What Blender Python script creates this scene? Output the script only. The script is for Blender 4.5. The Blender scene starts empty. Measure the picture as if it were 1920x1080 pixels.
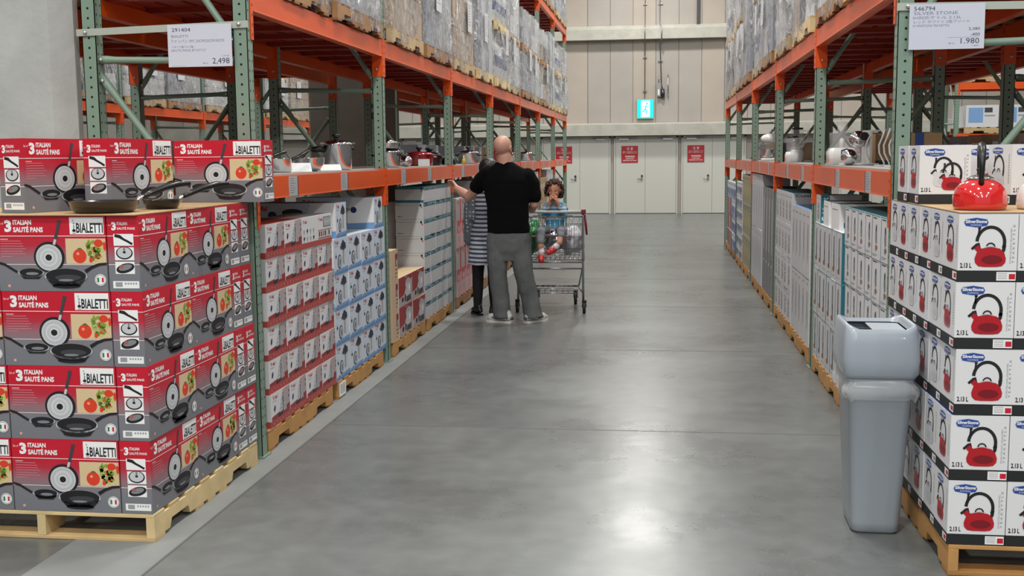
import bpy, math, random
from mathutils import Vector, Matrix, noise
random.seed(7)
PI = math.pi
sc = bpy.context.scene
COL = sc.collection
# ------------------------------------------------------------------ camera
cam_d = bpy.data.cameras.new('camera'); cam = bpy.data.objects.new('camera', cam_d); COL.objects.link(cam)
FPX = 2095.3; YAW = 0.13206; PITCH = 0.11746; ROLL = -0.00994
cy, sy, cp, sp = math.cos(YAW), math.sin(YAW), math.cos(PITCH), math.sin(PITCH)
Fw = Vector((-sy*cp, cy*cp, -sp)); Rt = Vector((cy, sy, 0)); Up = Rt.cross(Fw)
R2 = Rt*math.cos(ROLL) + Up*math.sin(ROLL); U2 = -Rt*math.sin(ROLL) + Up*math.cos(ROLL)
cam.matrix_world = Matrix(((R2.x, U2.x, -Fw.x, 0), (R2.y, U2.y, -Fw.y, 0), (R2.z, U2.z, -Fw.z, 1.6), (0, 0, 0, 1)))
cam_d.sensor_width = 36; cam_d.lens = FPX/1920*36; cam_d.clip_end = 200; cam_d.clip_start = .05
sc.camera = cam
# ------------------------------------------------------------------ world, lights, exposure
sc.view_settings.view_transform = 'Standard'; sc.view_settings.look = 'None'
sc.view_settings.gamma = 1.0; sc.view_settings.exposure = 0.0
w = bpy.data.worlds.new('hall'); sc.world = w; w.use_nodes = True
bg = w.node_tree.nodes['Background']; bg.inputs[0].default_value = (0.90, 0.96, 1.0, 1); bg.inputs[1].default_value = 0.44
sc.cycles.max_bounces = 8; sc.cycles.transparent_max_bounces = 16; sc.cycles.use_denoising = True
sc.cycles.caustics_reflective = False; sc.cycles.caustics_refractive = False; sc.cycles.sample_clamp_indirect = 4.0
LAMPS = [(lx, ly, 225 if lx == -.5 else 180) for lx in (-6.0, -.5, 5.2) for ly in (-14, -9, -4, 1, 6, 11.5, 17, 22.5)]+[(-.35, 28.1, 235), (-6.0, 27.8, 130), (5.2, 27.8, 130), (10.0, 17, 210), (-10.5, 10, 210)]
LAMP_Z = 7.6

def lin(c):
    c = c/255.0
    return c/12.92 if c <= .04045 else ((c+.055)/1.055)**2.4

_M = {}
def M(name, rgb=None, rough=.5, metal=0.0, spec=.5, bump=0, bscale=40, var=0, vscale=6, coat=0, emit=0):
    """procedural principled material; rgb 0-255 sRGB; var = colour variation by noise"""
    if name in _M: return _M[name]
    m = bpy.data.materials.new(name); m.use_nodes = True
    nt = m.node_tree; b = nt.nodes['Principled BSDF']
    col = (lin(rgb[0]), lin(rgb[1]), lin(rgb[2]), 1)
    b.inputs['Base Color'].default_value = col
    b.inputs['Roughness'].default_value = rough; b.inputs['Metallic'].default_value = metal
    b.inputs['Specular IOR Level'].default_value = spec
    if coat: b.inputs['Coat Weight'].default_value = coat; b.inputs['Coat Roughness'].default_value = .08
    if emit:
        b.inputs['Emission Color'].default_value = col; b.inputs['Emission Strength'].default_value = emit
    if bump or var:
        tc = nt.nodes.new('ShaderNodeTexCoord'); nz = nt.nodes.new('ShaderNodeTexNoise')
        nz.inputs['Scale'].default_value = bscale if bump else vscale; nz.inputs['Detail'].default_value = 4
        nt.links.new(tc.outputs['Object'], nz.inputs['Vector'])
        if bump:
            bp = nt.nodes.new('ShaderNodeBump'); bp.inputs['Strength'].default_value = bump; bp.inputs['Distance'].default_value = .01
            nt.links.new(nz.outputs['Fac'], bp.inputs['Height']); nt.links.new(bp.outputs['Normal'], b.inputs['Normal'])
        if var:
            nz2 = nt.nodes.new('ShaderNodeTexNoise'); nz2.inputs['Scale'].default_value = vscale; nz2.inputs['Detail'].default_value = 5
            nt.links.new(tc.outputs['Object'], nz2.inputs['Vector'])
            cr = nt.nodes.new('ShaderNodeValToRGB')
            cr.color_ramp.elements[0].position = .3; cr.color_ramp.elements[1].position = .7
            cr.color_ramp.elements[0].color = tuple(max(0, c*(1-var)) for c in col[:3])+(1,)
            cr.color_ramp.elements[1].color = tuple(min(1, c*(1+var*.6)) for c in col[:3])+(1,)
            nt.links.new(nz2.outputs['Fac'], cr.inputs['Fac']); nt.links.new(cr.outputs['Color'], b.inputs['Base Color'])
    _M[name] = m
    return m

def zramp(name, stops, zh, rough=.35):
    """printed top-to-bottom colour gradient, height zh in object space"""
    if name in _M: return _M[name]
    m = bpy.data.materials.new(name); m.use_nodes = True; nt = m.node_tree; b = nt.nodes['Principled BSDF']
    b.inputs['Roughness'].default_value = rough
    tc = nt.nodes.new('ShaderNodeTexCoord'); sx = nt.nodes.new('ShaderNodeSeparateXYZ'); d = nt.nodes.new('ShaderNodeMath')
    d.operation = 'DIVIDE'; d.inputs[1].default_value = zh
    cr = nt.nodes.new('ShaderNodeValToRGB'); el = cr.color_ramp.elements
    while len(el) < len(stops): el.new(.5)
    for e, (p, c) in zip(el, stops): e.position = p; e.color = (lin(c[0]), lin(c[1]), lin(c[2]), 1)
    nt.links.new(tc.outputs['Object'], sx.inputs[0]); nt.links.new(sx.outputs['Z'], d.inputs[0])
    nt.links.new(d.outputs[0], cr.inputs['Fac']); nt.links.new(cr.outputs['Color'], b.inputs['Base Color'])
    _M[name] = m; return m

# ------------------------------------------------------------------ text outlines
_T = {}
def text_geo(s, bold=0.0):
    k = (s, bold)
    if k not in _T:
        c = bpy.data.curves.new('t', 'FONT'); c.body = s; c.resolution_u = 2; c.offset = bold
        o = bpy.data.objects.new('t', c); COL.objects.link(o)
        dg = bpy.context.evaluated_depsgraph_get()
        me = bpy.data.meshes.new_from_object(o.evaluated_get(dg))
        vs = [(v.co.x, v.co.y) for v in me.vertices]; fs = [tuple(p.vertices) for p in me.polygons]
        bpy.data.objects.remove(o); bpy.data.curves.remove(c); bpy.data.meshes.remove(me)
        if not vs: vs = [(0, 0), (1, 0), (1, 1)]; fs = []
        x0 = min(v[0] for v in vs); x1 = max(v[0] for v in vs); y0 = min(v[1] for v in vs); y1 = max(v[1] for v in vs)
        _T[k] = ([((x-x0)/max(1e-6, x1-x0), (y-y0)/max(1e-6, y1-y0)) for x, y in vs], fs)
    return _T[k]

# ------------------------------------------------------------------ mesh builder
class MB:
    def __init__(s): s.v = []; s.f = []; s.m = []; s.sm = []; s.mats = []
    def mi(s, mat):
        if mat not in s.mats: s.mats.append(mat)
        return s.mats.index(mat)
    def add(s, vs, fs, mat, smooth=False):
        o = len(s.v); s.v.extend(tuple(v) for v in vs); i = s.mi(mat)
        for f in fs: s.f.append(tuple(a+o for a in f)); s.m.append(i); s.sm.append(smooth)
        return s
    def box(s, x0, y0, z0, x1, y1, z1, mat):
        if x0 > x1: x0, x1 = x1, x0
        if y0 > y1: y0, y1 = y1, y0
        if z0 > z1: z0, z1 = z1, z0
        return s.add([(x0,y0,z0),(x1,y0,z0),(x1,y1,z0),(x0,y1,z0),(x0,y0,z1),(x1,y0,z1),(x1,y1,z1),(x0,y1,z1)],
              [(0,3,2,1),(4,5,6,7),(0,1,5,4),(1,2,6,5),(2,3,7,6),(3,0,4,7)], mat)
    def bar(s, p0, p1, w, h, mat, up=(0,0,1)):
        """rectangular bar from p0 to p1, w across, h along 'up'"""
        p0, p1 = Vector(p0), Vector(p1); d = (p1-p0).normalized(); up = Vector(up)
        a = d.cross(up).normalized(); b = a.cross(d).normalized()
        vs = [p+a*(w/2*i)+b*(h/2*j) for p in (p0, p1) for i, j in ((-1,-1),(1,-1),(1,1),(-1,1))]
        return s.add(vs, [(3,2,1,0),(4,5,6,7),(0,1,5,4),(1,2,6,5),(2,3,7,6),(3,0,4,7)], mat)
    def tube(s, pts, r, mat, n=8, closed=False, caps=True, sx=1.0):
        pts = [Vector(p) for p in pts]; N = len(pts); rr = r if isinstance(r, (list, tuple)) else [r]*N
        vs = []; prev = None
        for i, p in enumerate(pts):
            if closed: d = pts[(i+1) % N]-pts[i-1]
            elif i == 0: d = pts[1]-pts[0]
            elif i == N-1: d = pts[-1]-pts[-2]
            else: d = (pts[i+1]-pts[i]).normalized()+(pts[i]-pts[i-1]).normalized()
            d.normalize()
            if prev is None:
                a = d.cross(Vector((0,0,1)) if abs(d.z) < .9 else Vector((1,0,0))).normalized()
            else:
                a = prev - d*prev.dot(d)
                a = a.normalized() if a.length > 1e-6 else d.orthogonal().normalized()
            prev = a; b = d.cross(a)
            for k in range(n):
                t = 2*PI*k/n; vs.append(p + a*(rr[i]*math.cos(t)*sx) + b*(rr[i]*math.sin(t)))
        fs = []
        for i in range(N if closed else N-1):
            for k in range(n):
                j = (i+1) % N; fs.append((i*n+k, i*n+(k+1) % n, j*n+(k+1) % n, j*n+k))
        if caps and not closed: fs += [tuple(range(n))[::-1], tuple((N-1)*n+k for k in range(n))]
        return s.add(vs, fs, mat, True)
    def cyl(s, p0, p1, r, mat, n=16, r1=None):
        s.tube([p0, p1], [r, r if r1 is None else r1], mat, n)
        for q in (-1, -2): s.sm[q] = False
        return s
    def lathe(s, prof, c, mat, n=32, axis='Z', smooth=True):
        vs = []; c = Vector(c)
        for r, z in prof:
            for k in range(n):
                t = 2*PI*k/n; x, y = r*math.cos(t), r*math.sin(t)
                vs.append(c+Vector({'Z': (x, y, z), 'Y': (x, -z, y), 'X': (z, x, y)}[axis]))
        fs = [(i*n+k, i*n+(k+1) % n, (i+1)*n+(k+1) % n, (i+1)*n+k) for i in range(len(prof)-1) for k in range(n)]
        return s.add(vs, fs, mat, smooth)
    def prism(s, poly, a0, a1, mat, plane='YZ'):
        """extrude 2-D outline between a0 and a1 on the remaining axis"""
        def P(u, v, a): return {'YZ': (a, u, v), 'XZ': (u, a, v), 'XY': (u, v, a)}[plane]
        n = len(poly); vs = [P(u, v, a0) for u, v in poly]+[P(u, v, a1) for u, v in poly]
        return s.add(vs, [tuple(range(n))[::-1], tuple(range(n, 2*n))]+[(i, (i+1) % n, n+(i+1) % n, n+i) for i in range(n)], mat)
    def ball(s, c, r, mat, n=16, m=10, sc3=(1,1,1)):
        prof = [(r*math.sin(PI*i/m), -r*math.cos(PI*i/m)) for i in range(m+1)]
        o = len(s.v); s.lathe(prof, (0,0,0), mat, n)
        for i in range(o, len(s.v)):
            x, y, z = s.v[i]; s.v[i] = (x*sc3[0]+c[0], y*sc3[1]+c[1], z*sc3[2]+c[2])
        return s
    def mesh(s, name):
        me = bpy.data.meshes.new(name); me.from_pydata(s.v, [], s.f)
        for m in s.mats: me.materials.append(m)
        me.polygons.foreach_set('material_index', s.m); me.polygons.foreach_set('use_smooth', s.sm)
        me.update(); return me
    def build(s, name, parent=None, loc=(0,0,0), rz=0, bevel=0, solid=False):
        o = bpy.data.objects.new(name, s.mesh(name)); COL.objects.link(o)
        o.location = loc; o.rotation_euler = (0, 0, rz)
        if parent: o.parent = parent
        if bevel:
            b = o.modifiers.new('edge', 'BEVEL'); b.width = bevel; b.segments = 2; b.limit_method = 'ANGLE'
        return o

class Art:
    """flat print on one face; origin = top-left, u to the right, v down, n outward; fractions of w, h"""
    def __init__(s, mb, o, u, v, n, w, h, step=.0003):
        s.mb, s.o, s.u, s.v, s.n, s.w, s.h, s.st = mb, Vector(o), Vector(u), Vector(v), Vector(n), w, h, step
    def P(s, x, y, k): return s.o+s.u*(x*s.w)+s.v*(y*s.h)+s.n*(s.st*(k+1))
    def poly(s, pts, mat, k=0):
        s.mb.add([s.P(x, y, k) for x, y in pts][::-1], [tuple(range(len(pts)))], mat)
    def rect(s, x0, y0, x1, y1, mat, k=0): s.poly([(x0,y0),(x1,y0),(x1,y1),(x0,y1)], mat, k)
    def ell(s, cx, cy, rx, ry, mat, k=0, n=20, a=0):
        pts = []
        for i in range(n):
            t = 2*PI*i/n; X, Y = rx*s.w*math.cos(t), ry*s.h*math.sin(t)
            pts.append((cx+(X*math.cos(a)-Y*math.sin(a))/s.w, cy+(X*math.sin(a)+Y*math.cos(a))/s.h))
        s.poly(pts, mat, k)
    def stroke(s, pts, wd, mat, k=0):
        """polyline; wd in fractions of h (number or list)"""
        P = [Vector((x*s.w, y*s.h)) for x, y in pts]; L = []; R = []
        for i, p in enumerate(P):
            d = (P[min(i+1, len(P)-1)]-P[max(i-1, 0)]).normalized(); q = Vector((-d.y, d.x))
            ww = (wd[i] if isinstance(wd, (list, tuple)) else wd)*s.h/2
            L.append(p+q*ww); R.append(p-q*ww)
        pt = [(q.x/s.w, q.y/s.h) for q in L+R]; n = len(P)
        s.mb.add([s.P(x, y, k) for x, y in pt], [(i, i+1, n+i+1, n+i) for i in range(n-1)], mat)
    def arc(s, cx, cy, rx, ry, a0, a1, wd, mat, k=0, n=14):
        s.stroke([(cx+rx*math.cos(a0+(a1-a0)*i/n), cy+ry*math.sin(a0+(a1-a0)*i/n)) for i in range(n+1)], wd, mat, k)
    def text(s, t, x0, y0, x1, y1, mat, k=1, bold=0.0, rot=False):
        vs, fs = text_geo(t, bold)
        if rot: P = [s.P(x0+(x1-x0)*(1-y), y1+(y0-y1)*x, k) for x, y in vs]
        else: P = [s.P(x0+(x1-x0)*x, y1-(y1-y0)*y, k) for x, y in vs]
        s.mb.add(P, fs, mat)

def face_art(mb, L, D, H, face, z0=0.0):
    """Art on a side of a box centred in x,y, base at z0"""
    if face == '-Y': return Art(mb, (-L/2, -D/2, z0+H), (1,0,0), (0,0,-1), (0,-1,0), L, H)
    if face == '+Y': return Art(mb, (L/2, D/2, z0+H), (-1,0,0), (0,0,-1), (0,1,0), L, H)
    if face == '+X': return Art(mb, (L/2, -D/2, z0+H), (0,1,0), (0,0,-1), (1,0,0), D, H)
    if face == '-X': return Art(mb, (-L/2, D/2, z0+H), (0,-1,0), (0,0,-1), (-1,0,0), D, H)
    if face == '+Z': return Art(mb, (-L/2, D/2, z0+H), (1,0,0), (0,-1,0), (0,0,1), L, D)

# ------------------------------------------------------------------ object helpers
def tag(o, label=None, cat=None, group=None, kind=None):
    if label: o['label'] = label
    if cat: o['category'] = cat
    if group: o['group'] = group
    if kind: o['kind'] = kind
    return o
def empty(name, loc=(0,0,0), rz=0, label=None, cat=None, group=None):
    o = bpy.data.objects.new(name, None); COL.objects.link(o); o.location = loc; o.rotation_euler = (0,0,rz)
    o.empty_display_size = .1
    return tag(o, label, cat, group)
def struct(mb, name, **k): return tag(mb.build(name, **k), kind='structure')
def copy_tree(o, loc=None, rz=None, parent=None, label=None, group=None):
    c = o.copy(); COL.objects.link(c)
    if parent is not None: c.parent = parent
    if loc is not None: c.location = loc
    if rz is not None: c.rotation_euler = (0, 0, rz)
    if label: c['label'] = label
    if group: c['group'] = group
    for ch in list(o.children): copy_tree(ch, parent=c)
    return c
class Kind:
    """first placement moves the prototype itself, later ones copy it with its parts"""
    def __init__(s, proto): s.p = proto; s.used = False
    def put(s, loc, rz=0, label=None, group=None, cat=None):
        o = s.p if not s.used else copy_tree(s.p)
        s.used = True; o.location = loc; o.rotation_euler = (0, 0, rz)
        tag(o, label, cat, group); return o
ORD = ['first', 'second', 'third', 'fourth', 'fifth', 'sixth', 'seventh', 'eighth', 'ninth', 'tenth']
def tier(i, n): return 'bottom tier' if i == 0 else ('top tier' if i == n-1 else ORD[i]+' tier up')
def jit(a): return random.uniform(-a, a)
# ================================================================== SETTING
def floor_mat():
    m = bpy.data.materials.new('polished_concrete'); m.use_nodes = True; nt = m.node_tree; b = nt.nodes['Principled BSDF']
    N = nt.nodes.new; L = nt.links.new
    tc = N('ShaderNodeTexCoord')
    n1 = N('ShaderNodeTexNoise'); n1.inputs['Scale'].default_value = .9; n1.inputs['Detail'].default_value = 8; n1.inputs['Roughness'].default_value = .62
    n2 = N('ShaderNodeTexNoise'); n2.inputs['Scale'].default_value = 9; n2.inputs['Detail'].default_value = 6
    for n in (n1, n2): L(tc.outputs['Object'], n.inputs['Vector'])
    mx = N('ShaderNodeMix'); mx.data_type = 'FLOAT'; mx.inputs[0].default_value = .35
    L(n1.outputs['Fac'], mx.inputs[2]); L(n2.outputs['Fac'], mx.inputs[3])
    cr = N('ShaderNodeValToRGB'); cr.color_ramp.elements[0].position = .34; cr.color_ramp.elements[1].position = .66
    cr.color_ramp.elements[0].color = (.098, .105, .104, 1); cr.color_ramp.elements[1].color = (.170, .180, .175, 1)
    L(mx.outputs[0], cr.inputs[0]); L(cr.outputs[0], b.inputs['Base Color'])
    rr = N('ShaderNodeMapRange'); rr.inputs[1].default_value = .3; rr.inputs[2].default_value = .7
    rr.inputs[3].default_value = .23; rr.inputs[4].default_value = .36
    L(n1.outputs['Fac'], rr.inputs[0]); L(rr.outputs[0], b.inputs['Roughness'])
    n3 = N('ShaderNodeTexNoise'); n3.inputs['Scale'].default_value = 5; n3.inputs['Detail'].default_value = 3
    L(tc.outputs['Object'], n3.inputs['Vector'])
    bp = N('ShaderNodeBump'); bp.inputs['Strength'].default_value = .10; bp.inputs['Distance'].default_value = .02
    L(n3.outputs['Fac'], bp.inputs['Height']); L(bp.outputs['Normal'], b.inputs['Normal'])
    b.inputs['Specular IOR Level'].default_value = .42
    return m
CONC = floor_mat()
joint = M('joint_filler', (92, 95, 95), .6)
fl = MB()
fl.add([(-14, -18, 0), (14, -18, 0), (14, 30.93, 0), (-14, 30.93, 0)], [(0, 1, 2, 3)], CONC)
edge = M('dusty_concrete', (128, 131, 130), .55, var=.10, vscale=5)
fl.box(-2.45, 3.6, 0, -1.985, 30.9, .0015, edge)
fl.box(-1.985, -18, 0, -1.975, 30.9, .002, joint)
for Y in (.98, 3.70, 6.42, 9.142, 11.83, 14.5, 17.3, 20.0, 22.8, 25.5, 28.2): fl.box(-1.97, Y-.004, 0, 14, Y+.004, .001, joint)
fl.box(2.7, -18, 0, 2.708, 30.9, .001, joint)
struct(fl, 'floor')

panel = M('wall_panel', (170, 163, 155), .8, var=.06, vscale=1.5, bump=.15, bscale=30)
panel2 = M('wall_panel_warm', (177, 166, 154), .8, var=.06, vscale=1.5, bump=.15, bscale=30)
seam = M('panel_seam', (120, 112, 106), .9)
ledge = M('cast_concrete', (184, 181, 170), .85, var=.14, vscale=3, bump=.6, bscale=14)
wl = MB(); wl.box(-14, 30.93, 0, 14, 31.2, 9.5, panel)
x = -13.6; i = 0
while x < 14:
    wl.box(x, 30.922, 2.14, x+.012, 30.93, 9.5, seam)
    if i % 3 == 0: wl.box(x+.012, 30.926, 2.14, x+.60, 30.93, 9.5, panel2)
    x += .612; i += 1
struct(wl, 'wall_far')
lg = MB()
lg.box(-14, 30.60, 2.12, 14, 30.92, 2.42, ledge); lg.prism([(30.60, 2.42), (30.92, 2.47), (30.92, 2.42)], -14, 14, ledge)
struct(lg, 'trim_1')
lg = MB(); lg.box(-14, 30.66, 4.68, 14, 30.92, 4.95, ledge); lg.prism([(30.66, 4.95), (30.92, 5.07), (30.92, 4.95)], -14, 14, ledge)
struct(lg, 'trim_2')
door_p = M('door_paint', (200, 199, 190), .45); jamb = M('door_jamb', (205, 204, 196), .5); gap = M('door_gap', (60, 60, 58), .8)
steel = M('brushed_steel', (190, 190, 190), .25, metal=1); dksteel = M('dark_steel', (80, 80, 82), .35, metal=.9)
signred = M('sign_red', (176, 32, 44), .4); white_ink = M('white_ink', (235, 235, 232), .5)
dn = 0
def double_door(xc, wl_, wr, hx, sx):
    """xc = meeting line, leaf widths left/right"""
    global dn; dn += 1
    b = MB(); x0, x1 = xc-wl_, xc+wr
    b.box(x0, 30.88, 0.015, xc-.003, 30.915, 2.05, door_p); b.box(xc+.003, 30.88, 0.015, x1, 30.915, 2.05, door_p)
    b.box(x0-.045, 30.87, 0, x0-.008, 30.925, 2.10, jamb); b.box(x1+.008, 30.87, 0, x1+.045, 30.925, 2.10, jamb)
    b.box(x0-.045, 30.87, 2.058, x1+.045, 30.925, 2.10, jamb); b.box(x0-.008, 30.915, 0, x1+.008, 30.925, 2.06, gap)
    d = struct(b, 'door_%d' % dn)
    for px in (x0+.22, x1-.22):
        c = MB(); c.box(px-.13, 30.84, 2.0, px+.13, 30.878, 2.045, steel); c.bar((px+.1, 30.85, 2.05), (px-.25 if px > xc else px+.35, 30.855, 2.055), .03, .012, dksteel)
        c.build('door_closer', d)
    h = MB(); h.cyl((hx+.07, 30.878, 1.03), (hx+.07, 30.862, 1.03), .028, dksteel); h.box(hx+.045, 30.868, .90, hx+.095, 30.878, 1.0, steel)
    h.tube([(hx+.07, 30.85, .95), (hx-.05, 30.845, .95)], .011, steel)
    h.build('door_handle', d)
    s = MB(); s.box(sx, 30.868, 1.39, sx+.45, 30.878, 1.845, signred)
    a = Art(s, (sx, 30.868, 1.845), (1,0,0), (0,0,-1), (0,-1,0), .45, .455, .0008)
    a.text('注 意', .32, .08, .70, .25, white_ink); a.text('非常口につき物を置かないで下さい', .08, .31, .93, .37, white_ink); a.text('開けると警報が鳴ります', .08, .39, .93, .45, white_ink)
    a.text('WARNING', .22, .58, .80, .68, white_ink, bold=.02); a.text('ALARM DOOR', .25, .73, .75, .79, white_ink, bold=.02); a.text('EMERGENCY EXIT ONLY', .10, .84, .92, .90, white_ink, bold=.01)
    s.build('warning_sign', d)['label'] = 'red warning notice with white lettering'
double_door(-2.19, 1.0, .80, -2.38, -2.85)
double_door(-.403, .80, .83, -.56, -1.05)
double_door(1.399, .78, .84, 1.22, .733)
double_door(-6.3, .8, .8, -6.4, -6.9); double_door(5.6, .8, .8, 5.4, 5.0)
for nm_, xa_, xb_ in (('wall_left', -14.2, -14), ('wall_right', 14, 14.2)):
    wl = MB(); wl.box(xa_, -18, 0, xb_, 31.2, 9.5, panel)
    for i in range(60): wl.box(xa_-.004 if xa_ > 0 else xb_, -17+i*.8, 0, xa_ if xa_ > 0 else xb_+.004, -16.985+i*.8, 9.5, seam)
    struct(wl, nm_)
# exit sign
exg = M('exit_green', (0, 190, 165), .4, emit=1.6); exw = M('exit_white', (225, 255, 250), .4, emit=2.6)
e = empty('exit_sign', (-.405, 30.9, 2.59), label='lit green and white running man exit sign on the far wall', cat='sign')
b = MB(); b.box(-.225, -.06, -.02, .225, 0, .50, M('sign_case', (150, 165, 150), .5)); b.build('housing', e)
b = MB(); b.box(-.217, -.068, 0, .217, -.06, .49, exg)
a = Art(b, (-.217, -.068, .49), (1,0,0), (0,0,-1), (0,-1,0), .434, .49, .0015)
a.poly([(.24,.06),(.78,.06),(.78,.94),(.24,.94)], exw, 0)
a.ell(.60, .22, .07, .065, exg, 1)
a.stroke([(.56,.32),(.50,.50),(.60,.62),(.56,.80)], .075, exg, 1); a.stroke([(.50,.50),(.40,.62),(.30,.66)], .07, exg, 1)
a.stroke([(.56,.34),(.68,.42),(.72,.36)], .045, exg, 1); a.stroke([(.54,.34),(.42,.36),(.40,.46)], .045, exg, 1)
b.build('lit_panel', e)
# conduits and boxes on the wall
galv = M('galvanised', (150, 150, 148), .35, metal=.7)
b = MB(); b.tube([(-.42, 30.89, 3.13), (-.42, 30.89, 4.64), (-.42, 30.62, 4.66), (-.42, 30.62, 5.0), (-.42, 30.88, 5.12), (-.42, 30.89, 9.4)], .014, galv)
for z in (3.3, 4.2, 5.6, 6.4): b.box(-.47, 30.885, z, -.37, 30.92, z+.03, galv)
tag(b.build('conduit'), 'thin metal conduit rising straight above the exit sign', 'pipe')
b = MB(); b.tube([(0.02, 30.89, 3.55), (-.02, 30.89, 4.60), (.02, 30.62, 4.66), (.02, 30.62, 4.95), (-.03, 30.88, 5.15), (-.03, 30.89, 9.4)], .016, galv)
for z in (4.1, 5.6): b.box(-.07, 30.885, z, .05, 30.92, z+.03, galv)
tag(b.build('conduit'), 'metal conduit running down to the grey device on the wall', 'pipe')
b = MB(); b.box(-.09, 30.82, 3.16, 0, 30.92, 3.52, galv); b.box(-.07, 30.81, 3.2, -.03, 30.82, 3.35, white_ink); b.cyl((.06, 30.86, 3.12), (.06, 30.86, 3.36), .05, dksteel); b.tube([(.02, 30.86, 3.55), (.04, 30.84, 3.42), (.06, 30.86, 3.36)], .012, dksteel)
b.cyl((-.05, 30.88, 3.52), (-.05, 30.88, 3.70), .012, galv)
tag(b.build('alarm_horn'), 'grey alarm unit mounted on the wall beside the exit sign', 'alarm')
b = MB(); b.cyl((.20, 30.88, 3.14), (.20, 30.88, 3.74), .014, steel); b.box(.18, 30.88, 3.2, .22, 30.92, 3.23, steel); b.box(.18, 30.88, 3.62, .22, 30.92, 3.65, steel)
tag(b.build('sensor_tube'), 'short thin steel tube on the wall right of the alarm', 'tube')
b = MB(); b.box(.95, 30.87, 5.05, 1.03, 30.92, 9.4, dksteel)
tag(b.build('cable_duct'), 'dark vertical cable duct on the upper far wall', 'duct')
# concrete columns
colm = M('column_concrete', (178, 180, 178), .8, var=.10, vscale=4, bump=.4, bscale=18)
colm2 = M('column_concrete_brown', (112, 104, 96), .85, var=.12, vscale=4, bump=.3, bscale=18)
def column(name, x0, y0, x1, y1, ch, mat, h=9.4):
    b = MB(); b.prism([(x0+ch, y0), (x1-ch, y0), (x1, y0+ch), (x1, y1-ch), (x1-ch, y1), (x0+ch, y1), (x0, y1-ch), (x0, y0+ch)], 0, h, mat, 'XY')
    return struct(b, name)
column('wall_column', -4.3, 5.55, -3.06, 5.78, .09, colm)
column('wall_column_dark', -4.02, 12.6, -3.18, 13.4, .02, colm2)
# high-bay lamps
hb = M('lamp_housing', (70, 72, 74), .5, metal=.6)
lb = MB(); lb.lathe([(.05, .42), (.07, .25), (.11, .20), (.26, .02), (.28, 0), (.26, .0), (.10, .19), (0, .2)], (0,0,0), hb, 24)
lk = MB(); lk.cyl((0,0,.42), (0,0,1.5), .01, hb)
lp = empty('high_bay_lamp'); lb.build('reflector', lp); lk.build('hanger', lp)
LK = Kind(lp)
for i, (x, y, p) in enumerate(LAMPS):
    LK.put((x, y, LAMP_Z), 0, 'round high bay lamp hanging above the hall', 'high bay lamps above the aisles', 'lamp')
    ld = bpy.data.lights.new('lamp_light', 'AREA'); ld.shape = 'DISK'; ld.size = .55; ld.energy = p; ld.color = (1.0, .98, .93)
    lo = bpy.data.objects.new('lamp_light', ld); COL.objects.link(lo); lo.location = (x, y, LAMP_Z-.02)
# ================================================================== PALLET RACKING
green = M('rack_green', (124, 146, 130), .42, var=.05, vscale=3)
orange = M('beam_orange', (222, 82, 18), .33, var=.10, vscale=2.5)
orange_d = M('deck_orange', (150, 40, 18), .45, var=.15, vscale=3)
hole = M('punch_hole', (10, 14, 18), .9)
bolt = M('zinc_bolt', (205, 205, 200), .3, metal=.8)
cardm = M('price_card', (176, 178, 182), .35); plastic_edge = M('card_edge', (60, 62, 74), .4)
PITCHB = 2.824; PW = .076; DEPTH = .90
def post_mesh(h, side):
    """C-section upright, origin at the outer (aisle) near corner; material toward -X*side... side=-1: rack lies to -X"""
    b = MB(); s = side; t = .004
    X = lambda a: s*a
    b.box(0, 0, 0.01, X(PW), t, h, green)                       # near face
    b.box(0, 0, 0.01, X(t), PW, h, green); b.box(X(PW-t), 0, 0.01, X(PW), PW, h, green)
    b.box(0, PW-t, 0.01, X(.02), PW, h, green); b.box(X(PW-.02), PW-t, .01, X(PW), PW, h, green)
    b.box(X(-.012), -.012, 0, X(PW+.03), PW+.03, .012, green)
    n = int(h/.0508)
    for i in range(2, n):
        z = i*.0508
        c = [(X(PW/2)+.0065*math.cos(2*PI*k/8), -.0006, z+.0065*math.sin(2*PI*k/8)) for k in range(8)]
        b.add(c, [tuple(range(8))], hole)
        for yy in (.018, .058):
            c = [(X(-.0006), yy+.005*math.cos(2*PI*k/6), z+.02+.007*math.sin(2*PI*k/6)) for k in range(6)]
            b.add(c, [tuple(range(6))], hole)
    return b
FR = {}
def frame_proto(side, h=5.6):
    k = (side, h)
    if k in FR: return FR[k]
    e = empty('upright_frame')
    pm = post_mesh(h, side)
    p1 = pm.build('post', e); p1.location = (0, 0, 0)
    p2 = bpy.data.objects.new('post', p1.data); COL.objects.link(p2); p2.parent = e; p2.location = (side*(DEPTH-PW), 0, 0)
    xa, xb = side*PW, side*(DEPTH-PW); yc = PW/2
    def brace(z0, z1, dy=0):
        b = MB(); p, q = Vector((xa-side*.02, yc+dy, z0)), Vector((xb+side*.02, yc+dy, z1)); d = (q-p)/14
        b.tube([p, p+d, p+d*2, q-d*2, q-d, q], [.021, .023, .018, .018, .023, .021], green, 10)
        for c in (p+d*.6, q-d*.6): b.ball((c.x, c.y-.022, c.z), .011, bolt, 8, 6)
        b.build('brace', e)
    brace(2.105, 2.125); brace(.16, .17)
    brace(2.16, 3.30, .005); brace(1.02, 2.06, .005); brace(.90, .22, .01)
    brace(3.40, 3.40)
    if h > 5: brace(3.45, 4.6, .005)
    FR[k] = Kind(e); return FR[k]
BM = {}
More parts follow.
